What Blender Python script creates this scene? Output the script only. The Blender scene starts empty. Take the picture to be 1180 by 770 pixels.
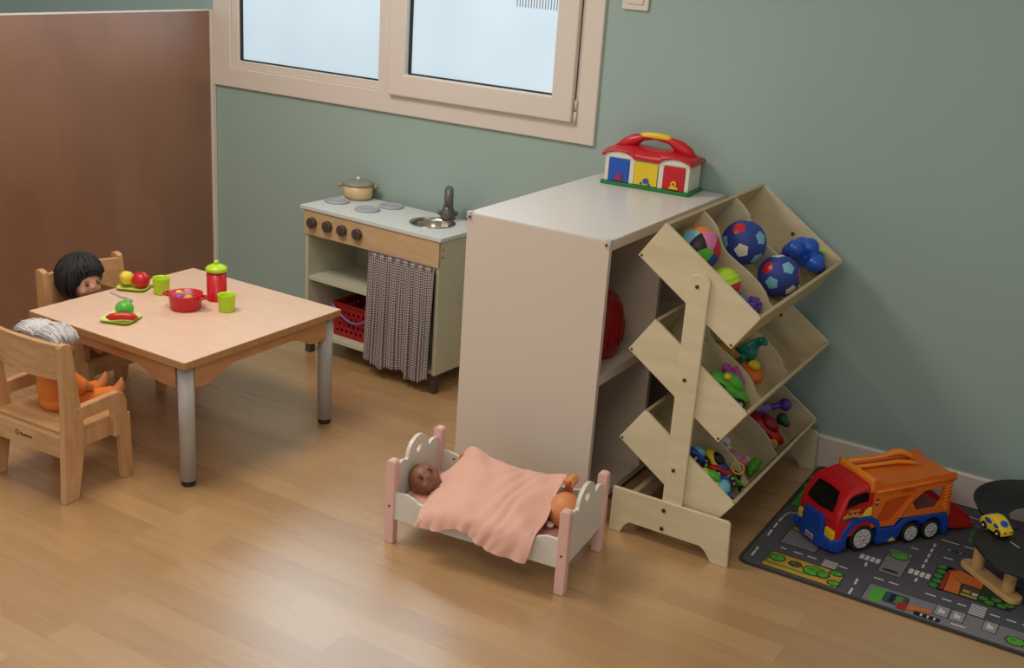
import bpy, bmesh, math, random
from mathutils import Vector, Matrix, Euler
from mathutils.geometry import tessellate_polygon
random.seed(7)
SC = bpy.context.scene
COL = SC.collection
PI = math.pi
def R(d): return math.radians(d)

# ------------------------------------------------------------------ materials
def lin(c):
    return tuple((x/12.92 if x <= .04045 else ((x+.055)/1.055)**2.4) for x in c)
def rgb(h):
    h = h.lstrip('#'); return lin(tuple(int(h[i:i+2], 16)/255 for i in (0, 2, 4)))
def newmat(name):
    m = bpy.data.materials.new(name); m.use_nodes = True
    return m, m.node_tree.nodes, m.node_tree.links, m.node_tree.nodes['Principled BSDF']
def plain(name, h, rough=.5, var=.06, scale=8, metal=0, spec=.5, sheen=0, bump=0, coat=0, trans=0):
    m, N, L, b = newmat(name)
    c = rgb(h)
    tc = N.new('ShaderNodeTexCoord'); nz = N.new('ShaderNodeTexNoise'); nz.inputs['Scale'].default_value = scale
    nz.inputs['Detail'].default_value = 3
    L.new(tc.outputs['Object'], nz.inputs['Vector'])
    mx = N.new('ShaderNodeMix'); mx.data_type = 'RGBA'
    mx.inputs[6].default_value = (*[x*(1-var*2) for x in c], 1); mx.inputs[7].default_value = (*[min(1, x*(1+var)) for x in c], 1)
    L.new(nz.outputs['Fac'], mx.inputs[0]); L.new(mx.outputs[2], b.inputs['Base Color'])
    b.inputs['Roughness'].default_value = rough; b.inputs['Metallic'].default_value = metal
    b.inputs['Specular IOR Level'].default_value = spec
    b.inputs['Sheen Weight'].default_value = sheen
    b.inputs['Coat Weight'].default_value = coat
    b.inputs['Transmission Weight'].default_value = trans
    if bump:
        bp = N.new('ShaderNodeBump'); bp.inputs['Strength'].default_value = bump; bp.inputs['Distance'].default_value = .002
        n2 = N.new('ShaderNodeTexNoise'); n2.inputs['Scale'].default_value = scale*12
        L.new(tc.outputs['Object'], n2.inputs['Vector']); L.new(n2.outputs['Fac'], bp.inputs['Height']); L.new(bp.outputs[0], b.inputs['Normal'])
    return m
def wood(name, h1, h2, rough=.45, stretch=(1, 14, 14), scale=3, spec=.4):
    m, N, L, b = newmat(name)
    tc = N.new('ShaderNodeTexCoord'); mp = N.new('ShaderNodeMapping'); mp.inputs['Scale'].default_value = stretch
    nz = N.new('ShaderNodeTexNoise'); nz.inputs['Scale'].default_value = scale; nz.inputs['Detail'].default_value = 5; nz.inputs['Distortion'].default_value = .6
    cr = N.new('ShaderNodeValToRGB'); cr.color_ramp.elements[0].position = .3; cr.color_ramp.elements[1].position = .7
    cr.color_ramp.elements[0].color = (*rgb(h1), 1); cr.color_ramp.elements[1].color = (*rgb(h2), 1)
    L.new(tc.outputs['Object'], mp.inputs[0]); L.new(mp.outputs[0], nz.inputs['Vector']); L.new(nz.outputs['Fac'], cr.inputs[0])
    L.new(cr.outputs[0], b.inputs['Base Color']); b.inputs['Roughness'].default_value = rough; b.inputs['Specular IOR Level'].default_value = spec
    return m

M = {}
M['wall'] = plain('wall_paint', '#9CB2AA', .62, .03, 1.5, bump=.12)
M['cream'] = plain('cream_paint', '#DCD1C4', .45, .02, 3)
M['gap'] = plain('dark_gasket', '#1E2226', .7)
M['white_lam'] = plain('white_laminate', '#D3C5B4', .4, .02, 2)
M['white_top'] = plain('white_laminate_top', '#D9D5CF', .3, .02, 2)
M['inner_lav'] = plain('white_laminate_inside', '#A79C9C', .4, .02, 2)
M['beech'] = wood('beech_chair', '#B98A5A', '#CFA272', .42, (6, 6, 1.2), 5)
M['beech_x'] = wood('beech_boards', '#B98A5A', '#CCA070', .42, (1.2, 9, 9), 5)
M['tabletop'] = wood('tabletop_laminate', '#DBB89E', '#E2C2AA', .3, (2, 12, 12), 4)
M['table_edge'] = wood('table_edge', '#A87848', '#B98955', .4, (2, 12, 12), 4)
M['apron'] = wood('apron_beech', '#B07C50', '#C08C5E', .42, (2, 2, 12), 4)
M['steel'] = plain('grey_painted_steel', '#A8A39C', .45, .02, 5, metal=.05)
M['black'] = plain('black_plastic', '#15130F', .45)
M['ply'] = wood('light_plywood', '#CABC96', '#D6CAA8', .5, (1.5, 10, 10), 3)
M['ply_edge'] = wood('plywood_edge', '#B49F76', '#C6B38B', .55, (2, 12, 12), 6)
M['ply_in'] = wood('plywood_inner', '#BAA883', '#CAB994', .55, (1.5, 8, 8), 3)
M['brass'] = plain('bronze_screw', '#6F5A35', .4, metal=.7)
M['hole'] = plain('dark_slot', '#2A2014', .8)
M['kwhite'] = plain('kitchen_white_board', '#C3C0A9', .5, .02, 3)
M['ktop'] = plain('kitchen_top', '#CDD3CE', .4, .02, 3)
M['kwood'] = wood('kitchen_birch', '#BB9A72', '#CBAC84', .45, (2, 8, 8), 4)
M['knob'] = plain('knob_grey_brown', '#4E433D', .5)
M['burner'] = plain('burner_grey', '#A3A7AC', .5)
M['tap'] = plain('tap_grey_plastic', '#66645C', .35, metal=.2)
M['cutlery'] = plain('silver_plastic', '#B9B3AC', .3, metal=.3)
M['chrome'] = plain('stainless', '#B9B2A6', .22, metal=1)
M['potcream'] = plain('pot_cream', '#D6BA88', .4)
M['potlid'] = plain('pot_lid_grey', '#8A8A80', .4)
M['potwood'] = plain('pot_handle_wood', '#B08A58', .5)
M['ivory'] = plain('ivory', '#E2DFD0', .4)
M['redp'] = plain('red_plastic', '#C4141E', .33, .03)
M['redd'] = plain('deep_red_plastic', '#97131A', .4, .03)
M['purple_h'] = plain('violet_handle', '#7A6AA0', .4)
M['lime'] = plain('lime_plastic', '#B5DC1E', .35, .03)
M['lime2'] = plain('pale_lime_plastic', '#D4E372', .38, .03)
M['green'] = plain('apple_green', '#55B436', .35)
M['yellow'] = plain('yellow_plastic', '#E6C522', .35)
M['lemon'] = plain('lemon_yellow', '#EAD040', .45)
M['blue'] = plain('blue_plastic', '#1646A6', .35)
M['blue2'] = plain('toy_blue', '#1E54B8', .3)
M['navy'] = plain('navy_foam', '#2A3F8E', .6, .08)
M['lblue'] = plain('light_blue', '#78B9D2', .5)
M['orange'] = plain('orange_plastic', '#E4711B', .38, .03)
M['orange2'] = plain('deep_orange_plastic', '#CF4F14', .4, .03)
M['orangel'] = plain('bright_orange', '#F08C26', .38, .03)
M['pinkp'] = plain('pink_plastic', '#D97AA4', .4)
M['magenta'] = plain('magenta', '#A83E9A', .4)
M['purple'] = plain('purple_plastic', '#5B35A0', .35)
M['teal'] = plain('teal_plastic', '#147A66', .35)
M['dgreen'] = plain('dark_green_plastic', '#12502F', .4)
M['glass_black'] = plain('black_glazing', '#0A0A0A', .18)
M['tyre'] = plain('tyre_black', '#101010', .6)
M['hub'] = plain('silver_hub', '#C6C6C2', .35, metal=.15)
M['gold'] = plain('gold_print', '#C9A54A', .5)
M['silver'] = plain('silver_print', '#B9A9A5', .5)
M['base_green'] = plain('green_base', '#177A34', .4)
M['wplastic'] = plain('cream_white_plastic', '#DCDACB', .38, .02)
M['bedwhite'] = plain('bed_white_paint', '#D9D4C9', .4, .02)
M['bedpink'] = plain('bed_pink_paint', '#E3B6AB', .45, .02)
M['sheet'] = plain('pink_sheet', '#E3A391', .8, .05, 20, sheen=.3)
M['blanket'] = plain('pink_blanket', '#E2AE99', .85, .05, 12, sheen=.35, bump=.25)
M['skin_brown'] = plain('doll_skin_brown', '#875A42', .45, .05, 10)
M['skin_orange'] = plain('doll_skin_orange', '#D68A55', .5, .05, 10)
M['skin_pale'] = plain('doll_skin_pale', '#D9A78C', .5, .04, 10)
M['eye'] = plain('doll_eye', '#120C0A', .2)
M['lip'] = plain('doll_lip', '#8E3A34', .5)
M['blush'] = plain('doll_lip_pink', '#C06A60', .5)
M['hairblack'] = plain('black_hair', '#0C0B0E', .35, .2, 60, bump=.8)
M['hairwhite'] = plain('white_hair', '#E2DDDC', .6, .2, 90, bump=.8, sheen=.4)
M['orangecloth'] = plain('orange_cloth', '#DE7A2A', .8, .08, 20)
M['whitecloth'] = plain('white_cloth', '#D8D0CA', .85, .08, 20, bump=.3)
M['darkcloth'] = plain('grey_cloth', '#5A4A52', .8, .08, 20)
M['track'] = plain('black_track', '#1F1E1D', .55, .05)
M['base_wood'] = wood('ramp_wood', '#C59A62', '#D6AE78', .5, (4, 4, 4), 4)
M['clear'] = plain('clear_corner', '#E3E6EA', .15, trans=.35)
M['asphalt'] = plain('mat_asphalt', '#504E55', .95, .06, 60, bump=.4)
M['matedge'] = plain('mat_edge', '#38332E', .9, .05, 60)
M['matwhite'] = plain('mat_white', '#C8C5C0', .95)
M['matgrey'] = plain('mat_grey', '#77757A', .95, .05, 40)
M['matgrey2'] = plain('mat_grey_light', '#8D8C90', .95, .05, 40)
M['matgreen'] = plain('mat_green', '#3F8230', .95, .08, 40)
M['matgreen2'] = plain('mat_bright_green', '#4FA02E', .95, .08, 40)
M['matdk'] = plain('mat_dark_green', '#1C3A18', .95)
M['matyel'] = plain('mat_ochre', '#BE9434', .95, .08, 40)
M['matorange'] = plain('mat_orange', '#C8682C', .95, .05, 40)
M['matred'] = plain('mat_red', '#9C2420', .95)
M['matblue'] = plain('mat_blue', '#33485E', .95)
M['matblack'] = plain('mat_black', '#151414', .95)
M['matbrown'] = plain('mat_brown', '#4E4034', .95)
M['print_dk'] = plain('burnt_print', '#4E2E14', .6)

def mk_floor():
    m, N, L, b = newmat('oak_laminate')
    tc = N.new('ShaderNodeTexCoord')
    br = N.new('ShaderNodeTexBrick'); br.offset = .37; br.offset_frequency = 2; br.squash = 1
    br.inputs['Scale'].default_value = 1; br.inputs['Brick Width'].default_value = .62; br.inputs['Row Height'].default_value = .098
    br.inputs['Mortar Size'].default_value = .0009; br.inputs['Mortar Smooth'].default_value = .3; br.inputs['Bias'].default_value = 0
    br.inputs['Color1'].default_value = (*rgb('#AE8659'), 1); br.inputs['Color2'].default_value = (*rgb('#BE9767'), 1); br.inputs['Mortar'].default_value = (*rgb('#A27A52'), 1)
    L.new(tc.outputs['Object'], br.inputs['Vector'])
    mp = N.new('ShaderNodeMapping'); mp.inputs['Scale'].default_value = (1.0, 11, 1)
    L.new(tc.outputs['Object'], mp.inputs[0])
    nz = N.new('ShaderNodeTexNoise'); nz.inputs['Scale'].default_value = 3; nz.inputs['Detail'].default_value = 6; nz.inputs['Distortion'].default_value = .5
    L.new(mp.outputs[0], nz.inputs['Vector'])
    cr = N.new('ShaderNodeValToRGB'); cr.color_ramp.elements[0].position = .32; cr.color_ramp.elements[1].position = .7
    cr.color_ramp.elements[0].color = (.93, .93, .925, 1); cr.color_ramp.elements[1].color = (1.03, 1.03, 1.03, 1)
    L.new(nz.outputs['Fac'], cr.inputs[0])
    mx = N.new('ShaderNodeMix'); mx.data_type = 'RGBA'; mx.blend_type = 'MULTIPLY'; mx.inputs[0].default_value = 1
    L.new(br.outputs['Color'], mx.inputs[6]); L.new(cr.outputs[0], mx.inputs[7]); L.new(mx.outputs[2], b.inputs['Base Color'])
    b.inputs['Specular IOR Level'].default_value = .5; b.inputs['Coat Weight'].default_value = 1; b.inputs['Coat IOR'].default_value = 2.1; b.inputs['Coat Roughness'].default_value = .31; b.inputs['Coat Tint'].default_value = (1, 1, 1, 1)
    mr = N.new('ShaderNodeMapRange'); mr.inputs[3].default_value = .24; mr.inputs[4].default_value = .32
    L.new(nz.outputs['Fac'], mr.inputs[0]); L.new(mr.outputs[0], b.inputs['Roughness'])
    return m
M['floor'] = mk_floor()
def mk_hardboard():
    m, N, L, b = newmat('brown_hardboard')
    tc = N.new('ShaderNodeTexCoord'); mp = N.new('ShaderNodeMapping'); mp.inputs['Scale'].default_value = (1, 1, 1)
    L.new(tc.outputs['Object'], mp.inputs[0])
    nz = N.new('ShaderNodeTexNoise'); nz.inputs['Scale'].default_value = 2.2; nz.inputs['Detail'].default_value = 4
    L.new(mp.outputs[0], nz.inputs['Vector'])
    mp2 = N.new('ShaderNodeMapping'); mp2.inputs['Scale'].default_value = (1, 9, 5); L.new(tc.outputs['Object'], mp2.inputs[0])
    vo = N.new('ShaderNodeTexVoronoi'); vo.distance = 'CHEBYCHEV'; vo.inputs['Scale'].default_value = .55; L.new(mp2.outputs[0], vo.inputs['Vector'])
    sx = N.new('ShaderNodeSeparateColor'); L.new(vo.outputs['Color'], sx.inputs[0])
    ad = N.new('ShaderNodeMath'); ad.operation = 'MULTIPLY_ADD'; ad.inputs[1].default_value = .22
    L.new(sx.outputs[0], ad.inputs[0]); L.new(nz.outputs['Fac'], ad.inputs[2])
    cr = N.new('ShaderNodeValToRGB'); cr.color_ramp.elements[0].position = .3; cr.color_ramp.elements[1].position = .85
    cr.color_ramp.elements[0].color = (*rgb('#7A4E35'), 1); cr.color_ramp.elements[1].color = (*rgb('#8E6045'), 1)
    L.new(ad.outputs[0], cr.inputs[0]); L.new(cr.outputs[0], b.inputs['Base Color'])
    b.inputs['Roughness'].default_value = .4; b.inputs['Coat Weight'].default_value = .8; b.inputs['Coat IOR'].default_value = 1.9; b.inputs['Coat Roughness'].default_value = .36
    return m
M['hardboard'] = mk_hardboard()
def mk_pane():
    m, N, L, b = newmat('frosted_glass')
    tc = N.new('ShaderNodeTexCoord'); nz = N.new('ShaderNodeTexNoise'); nz.inputs['Scale'].default_value = 1.4
    L.new(tc.outputs['Object'], nz.inputs['Vector'])
    cr = N.new('ShaderNodeValToRGB'); cr.color_ramp.elements[0].position = .3; cr.color_ramp.elements[1].position = .75
    cr.color_ramp.elements[0].color = (*rgb('#A6BECC'), 1); cr.color_ramp.elements[1].color = (*rgb('#C6D6DF'), 1)
    L.new(nz.outputs['Fac'], cr.inputs[0]); L.new(cr.outputs[0], b.inputs['Emission Color'])
    ge = N.new('ShaderNodeNewGeometry'); sp = N.new('ShaderNodeSeparateXYZ'); L.new(ge.outputs['Position'], sp.inputs[0])
    mr = N.new('ShaderNodeMapRange'); mr.interpolation_type = 'SMOOTHSTEP'   # frosted film below; unseen top made brighter to add glare on the floor
    mr.inputs[1].default_value = 1.625; mr.inputs[2].default_value = 1.72; mr.inputs[3].default_value = 1.0; mr.inputs[4].default_value = 9.5
    L.new(sp.outputs[2], mr.inputs[0]); L.new(mr.outputs[0], b.inputs['Emission Strength'])
    b.inputs['Base Color'].default_value = (.25, .28, .3, 1); b.inputs['Roughness'].default_value = .35
    return m
M['pane'] = mk_pane()
def mk_gingham():
    m, N, L, b = newmat('gingham_cloth')
    tc = N.new('ShaderNodeTexCoord'); sp = N.new('ShaderNodeSeparateXYZ'); L.new(tc.outputs['UV'], sp.inputs[0])
    outs = []
    for i in (0, 1):
        mu = N.new('ShaderNodeMath'); mu.operation = 'MULTIPLY'; mu.inputs[1].default_value = 1/.011; L.new(sp.outputs[i], mu.inputs[0])
        fr = N.new('ShaderNodeMath'); fr.operation = 'FRACT'; L.new(mu.outputs[0], fr.inputs[0])
        gt = N.new('ShaderNodeMath'); gt.operation = 'GREATER_THAN'; gt.inputs[1].default_value = .5; L.new(fr.outputs[0], gt.inputs[0]); outs.append(gt)
    ad = N.new('ShaderNodeMath'); ad.operation = 'ADD'; L.new(outs[0].outputs[0], ad.inputs[0]); L.new(outs[1].outputs[0], ad.inputs[1])
    dv = N.new('ShaderNodeMath'); dv.operation = 'MULTIPLY'; dv.inputs[1].default_value = .5; L.new(ad.outputs[0], dv.inputs[0])
    cr = N.new('ShaderNodeValToRGB'); cr.color_ramp.elements[0].color = (*rgb('#4A4244'), 1); cr.color_ramp.elements[1].color = (*rgb('#C9BFBA'), 1)
    e = cr.color_ramp.elements.new(.5); e.color = (*rgb('#7E7374'), 1)
    L.new(dv.outputs[0], cr.inputs[0]); L.new(cr.outputs[0], b.inputs['Base Color']); b.inputs['Roughness'].default_value = .9
    return m
M['gingham'] = mk_gingham()

# ------------------------------------------------------------------ mesh helpers
class MB:
    def __init__(s, *mats): s.bm = bmesh.new(); s.mats = [M[m] if isinstance(m, str) else m for m in mats]; s.flat = True
    def _mi(s, faces, mi, smooth=False):
        for f in faces: f.material_index = mi; f.smooth = smooth
    def _merge(s, tmp, mi, smooth=False, mx=None):
        if mx is not None: tmp.transform(mx)
        vm = {v: s.bm.verts.new(v.co) for v in tmp.verts}
        for f in tmp.faces:
            try: nf = s.bm.faces.new([vm[v] for v in f.verts])
            except ValueError: continue
            nf.material_index = mi if mi is not None else f.material_index; nf.smooth = smooth
        tmp.free()
    def box(s, x0, x1, y0, y1, z0, z1, bev=.0, mi=0, mx=None):
        t = bmesh.new(); bmesh.ops.create_cube(t, size=1)
        for v in t.verts: v.co = Vector(((x0+x1)/2+v.co.x*(x1-x0), (y0+y1)/2+v.co.y*(y1-y0), (z0+z1)/2+v.co.z*(z1-z0)))
        if bev: bmesh.ops.bevel(t, geom=t.edges[:], offset=bev, segments=2, affect='EDGES', profile=.5)
        s._merge(t, mi, bool(bev) and False, mx); return s
    def plate(s, outer, axis, a0, a1, holes=(), mi=0, bev=0, mx=None, smooth=False):
        """extruded polygon with holes; axis x: pts=(y,z), y: pts=(x,z), z: pts=(x,y)"""
        def P(p, a):
            return {'x': Vector((a, p[0], p[1])), 'y': Vector((p[0], a, p[1])), 'z': Vector((p[0], p[1], a))}[axis]
        t = bmesh.new(); loops = [list(outer)]+[list(h) for h in holes]
        if holes:
            tris = tessellate_polygon([[Vector((p[0], p[1], 0)) for p in l] for l in loops])
            flatp = [p for l in loops for p in l]
            A = [t.verts.new(P(p, a0)) for p in flatp]; B = [t.verts.new(P(p, a1)) for p in flatp]
            for tr in tris:
                try: t.faces.new([A[i] for i in tr]); t.faces.new([B[i] for i in reversed(tr)])
                except ValueError: pass
            k = 0
            for l in loops:
                n = len(l)
                for i in range(n):
                    a, b = k+i, k+(i+1) % n
                    t.faces.new([A[a], A[b], B[b], B[a]])
                k += n
        else:
            A = [t.verts.new(P(p, a0)) for p in outer]; B = [t.verts.new(P(p, a1)) for p in outer]
            t.faces.new(A); t.faces.new(B[::-1]); n = len(A)
            for i in range(n): t.faces.new([A[i], B[i], B[(i+1) % n], A[(i+1) % n]])
        bmesh.ops.recalc_face_normals(t, faces=t.faces[:])
        if bev:
            es = [e for e in t.edges if len(e.link_faces) == 2 and e.calc_face_angle(0) > .5]
            bmesh.ops.bevel(t, geom=es, offset=bev, segments=2, affect='EDGES', profile=.5, clamp_overlap=True)
        s._merge(t, mi, smooth, mx); return s
    def cyl(s, c, r, h, axis='z', seg=24, mi=0, r2=None, smooth=True, mx=None, bev=0):
        t = bmesh.new(); bmesh.ops.create_cone(t, cap_ends=True, segments=seg, radius1=r, radius2=r if r2 is None else r2, depth=h)
        if bev:
            es = [e for e in t.edges if e.calc_face_angle(0) > 1.2]
            bmesh.ops.bevel(t, geom=es, offset=bev, segments=2, affect='EDGES', profile=.5)
        if axis == 'x': t.transform(Matrix.Rotation(PI/2, 4, 'Y'))
        if axis == 'y': t.transform(Matrix.Rotation(PI/2, 4, 'X'))
        t.transform(Matrix.Translation(Vector(c)))
        if mx is not None: t.transform(mx)
        vm = {v: s.bm.verts.new(v.co) for v in t.verts}
        for f in t.faces:
            nf = s.bm.faces.new([vm[v] for v in f.verts]); nf.material_index = mi; nf.smooth = smooth and len(f.verts) == 4
        t.free(); return s
    def lathe(s, prof, c=(0, 0, 0), seg=32, mi=0, mx=None, close=False, mis=None):
        t = bmesh.new(); rings = []
        for r, z in prof:
            if r < 1e-6: rings.append([t.verts.new((0, 0, z))])
            else: rings.append([t.verts.new((r*math.cos(2*PI*i/seg), r*math.sin(2*PI*i/seg), z)) for i in range(seg)])
        for k in range(len(rings)-1):
            a, b = rings[k], rings[k+1]
            for i in range(seg):
                j = (i+1) % seg
                if len(a) == 1 and len(b) == 1: continue
                if len(a) == 1: f = t.faces.new([a[0], b[i], b[j]])
                elif len(b) == 1: f = t.faces.new([a[i], a[j], b[0]])
                else: f = t.faces.new([a[i], a[j], b[j], b[i]])
                f.material_index = mis[k] if mis else mi
        bmesh.ops.recalc_face_normals(t, faces=t.faces[:])
        t.transform(Matrix.Translation(Vector(c)))
        s._merge(t, None if mis else mi, True, mx); return s
    def ell(s, c, r, mi=0, rot=None, seg=20, rings=14, mx=None):
        t = bmesh.new(); bmesh.ops.create_uvsphere(t, u_segments=seg, v_segments=rings, radius=1)
        r = (r, r, r) if isinstance(r, (int, float)) else r
        m = Matrix.Translation(Vector(c)) @ (rot.to_4x4() if rot is not None else Matrix.Identity(4)) @ Matrix.Diagonal((*r, 1))
        t.transform(m); s._merge(t, mi, True, mx); return s
    def tube(s, pts, r, seg=12, mi=0, cap=True, closed=False, mx=None):
        pts = [Vector(p) for p in pts]; n = len(pts); rs = r if isinstance(r, (list, tuple)) else [r]*n
        t = bmesh.new(); rings = []; up = None
        for i, p in enumerate(pts):
            if closed: d = pts[(i+1) % n]-pts[i-1]
            else: d = pts[min(i+1, n-1)]-pts[max(i-1, 0)]
            d.normalize()
            if up is None:
                up = Vector((0, 0, 1)) if abs(d.z) < .9 else Vector((1, 0, 0))
            a = d.cross(up).normalized(); up = a.cross(d).normalized()
            rings.append([t.verts.new(p+(a*math.cos(2*PI*k/seg)+up*math.sin(2*PI*k/seg))*rs[i]) for k in range(seg)])
        m = n if closed else n-1
        for i in range(m):
            a, b = rings[i], rings[(i+1) % n]
            for k in range(seg): t.faces.new([a[k], a[(k+1) % seg], b[(k+1) % seg], b[k]])
        if cap and not closed: t.faces.new(rings[0][::-1]); t.faces.new(rings[-1])
        bmesh.ops.recalc_face_normals(t, faces=t.faces[:])
        s._merge(t, mi, True, mx); return s
    def poly(s, pts, mi=0):
        f = s.bm.faces.new([s.bm.verts.new(p) for p in pts]); f.material_index = mi; return f
    def build(s, name, parent=None, loc=None):
        me = bpy.data.meshes.new(name); s.bm.normal_update(); s.bm.to_mesh(me); s.bm.free()
        for m in s.mats: me.materials.append(m)
        o = bpy.data.objects.new(name, me); COL.objects.link(o)
        if parent is not None: o.parent = parent
        if loc is not None: o.location = loc
        return o
def tag(o, label, cat, group=None, kind=None):
    o['label'] = label; o['category'] = cat
    if group: o['group'] = group
    if kind: o['kind'] = kind
    return o
def thing(name, label, cat, loc=(0, 0, 0), rz=0, group=None):
    o = bpy.data.objects.new(name, None); COL.objects.link(o); o.empty_display_size = .05
    o.location = loc; o.rotation_euler = (0, 0, rz); return tag(o, label, cat, group)
def struct(o):
    o['kind'] = 'structure'; return o
def blob(name, shapes, mat, parent=None, voxel=.004, smooth=2):
    """one continuous surface from overlapping ellipsoids ('e',c,r[,rot]) and tapered limbs ('t',pts,radii)"""
    b = MB(mat)
    for sh in shapes:
        if sh[0] == 'e': b.ell(sh[1], sh[2], rot=sh[3] if len(sh) > 3 else None)
        else:
            b.tube(sh[1], sh[2]); b.ell(sh[1][0], sh[2][0]); b.ell(sh[1][-1], sh[2][-1])
    o = b.build(name, parent)
    md = o.modifiers.new('r', 'REMESH'); md.mode = 'VOXEL'; md.voxel_size = voxel; md.use_smooth_shade = True
    if smooth:
        sm = o.modifiers.new('s', 'SMOOTH'); sm.iterations = smooth; sm.factor = .5
    dg = bpy.context.evaluated_depsgraph_get(); me = bpy.data.meshes.new_from_object(o.evaluated_get(dg))
    o.modifiers.clear(); o.data = me
    if not me.materials: me.materials.append(b.mats[0])
    for p in me.polygons: p.use_smooth = True; p.material_index = 0
    return o
def rrect(x0, x1, y0, y1, r, n=5):
    out = []
    for cx, cy, a in ((x1-r, y0+r, -90), (x1-r, y1-r, 0), (x0+r, y1-r, 90), (x0+r, y0+r, 180)):
        for i in range(n+1):
            t = R(a+90*i/n); out.append((cx+r*math.cos(t), cy+r*math.sin(t)))
    return out
def circ(cx, cy, r, n=20, ry=None):
    ry = r if ry is None else ry
    return [(cx+r*math.cos(2*PI*i/n), cy+ry*math.sin(2*PI*i/n)) for i in range(n)]

# ------------------------------------------------------------------ room shell
WX0, WX1, WZ0, WZ1 = -3.033, -.978, 1.064, 2.12
floor = struct(MB('floor').box(-5.5, 3.2, -6.2, .2, -.06, 0).build('floor'))
wall = struct(MB('wall').plate([(-5.5, 0), (3.2, 0), (3.2, 2.7), (-5.5, 2.7)], 'y', 0, .2,
              holes=[[(WX0+.03, WZ0+.03), (WX1-.03, WZ0+.03), (WX1-.03, WZ1-.03), (WX0+.03, WZ1-.03)]]).build('wall_back'))
struct(MB('wall').box(-5.6, -5.5, -6.2, .2, 0, 2.7).build('wall_left'))
b = MB('cream'); b.plate([(-.014, 0), (0, 0), (0, .121), (-.009, .121), (-.014, .114)], 'x', -.30, 3.2); struct(b.build('baseboard_back'))
# window
win = bpy.data.objects.new('window_1', None); COL.objects.link(win); win['kind'] = 'structure'; win.location = (0, 0, 0)
b = MB('cream')
b.plate([(WX0, WZ0), (WX1, WZ0), (WX1, WZ1), (WX0, WZ1)], 'y', -.016, .05, bev=.004,
        holes=[[(-2.925, 1.155), (-2.025, 1.155), (-2.025, WZ1-.09), (-2.925, WZ1-.09)], [(-1.945, 1.175), (-1.115, 1.175), (-1.115, WZ1-.1), (-1.945, WZ1-.1)]])
b.build('window_frame', win)
b = MB('cream')
b.plate([(-2.925, 1.155), (-2.025, 1.155), (-2.025, WZ1-.09), (-2.925, WZ1-.09)], 'y', -.004, .045, bev=.003,
        holes=[[(-2.887, 1.191), (-2.06, 1.191), (-2.06, WZ1-.13), (-2.887, WZ1-.13)]])
b.build('window_sash', win)
b = MB('cream')
b.plate([(-1.98, 1.147), (-1.074, 1.147), (-1.074, WZ1-.06), (-1.98, WZ1-.06)], 'y', -.042, -.005, bev=.006,
        holes=[[(-1.893, 1.24), (-1.169, 1.24), (-1.169, WZ1-.15), (-1.893, WZ1-.15)]])
b.build('window_sash', win)
b = MB('gap')
for x0, x1, z0, y in ((-2.887, -2.06, 1.191, .012), (-1.893, -1.169, 1.24, -.012)):
    z1 = WZ1-.13
    b.plate([(x0-.002, z0-.002), (x1+.002, z0-.002), (x1+.002, z1+.002), (x0-.002, z1+.002)], 'y', y, y+.012,
            holes=[[(x0+.009, z0+.006), (x1-.002, z0+.006), (x1-.002, z1-.006), (x0+.009, z1-.006)]])
b.box(-1.0735, -1.0705, -.018, -.015, 1.19, WZ1-.06)
b.build('window_gasket', win)
MB('pane').box(-2.887, -2.06, .024, .03, 1.191, WZ1-.13).build('glass_pane', win)
b = MB('pane', 'matgrey2').box(-1.893, -1.169, .0, .006, 1.24, WZ1-.15)
for i in range(16): b.box(-1.38+i*.013, -1.376+i*.013, -.0006, 0, 1.565, 1.64, mi=1)
b.build('glass_pane', win)
b = MB('cream'); b.cyl((-1.066, -.022, 1.165), .007, .05, 'z', 14); b.cyl((-1.066, -.022, 1.215), .0055, .04, 'z', 14); b.build('window_hinge', win)
# switch plate
sw = thing('light_switch', 'cream square wall switch plate right of the window, cut by the photo top edge', 'switch', (-.856, 0, 1.597))
MB('cream').plate(rrect(-.054, .054, 0, .105, .008), 'y', -.012, 0, bev=.002).build('switch_plate', sw)
MB('cream').plate(rrect(-.034, .034, .022, .085, .004), 'y', -.017, -.011, bev=.0015).build('rocker', sw)

# brown partition
pp = thing('partition_panel', 'large upright reddish-brown hardboard partition standing out from the wall left of the window', 'partition', (-3.045, -1.3, 0))
MB('hardboard').box(-.012, 0, -1.3, 1.27, .02, 1.405, mi=0).build('board', pp)
MB('cream').box(-.014, .002, -1.3, 1.275, 1.405, 1.412).build('top_strip', pp)
MB('cream').box(-.016, .012, 1.272, 1.298, 0, 1.41, bev=.003).build('edge_post', pp)

# ------------------------------------------------------------------ table
T = thing('play_table', 'low square beech play table with four round grey metal legs', 'table', (-1.947, -1.241, 0), R(-.96))
MB('tabletop').plate(rrect(-.3925, .3925, -.386, .386, .006, 3), 'z', .4595, .461).build('laminate_surface', T)
MB('table_edge').plate(rrect(-.394, .394, -.388, .388, .007, 3), 'z', .437, .4595).build('tabletop', T)
def apron_prof(w):
    pts = [(-w, .437), (-w, .352)]
    for i in range(0, 13):
        t = i/12; e = t*t*(3-2*t); pts.append((-w+.06+t*.13, .352+.042*e))
    for i in range(12, -1, -1):
        t = i/12; e = t*t*(3-2*t); pts.append((w-.06-t*.13, .352+.042*e))
    pts += [(w, .352), (w, .437)]; return pts
MB('apron').plate(apron_prof(.325), 'y', -.367, -.349).build('apron', T)
MB('apron').plate(apron_prof(.325), 'y', .349, .367).build('apron', T)
MB('apron').plate(apron_prof(.325), 'x', -.373, -.355).build('apron', T)
MB('apron').plate(apron_prof(.325), 'x', .355, .373).build('apron', T)
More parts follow.
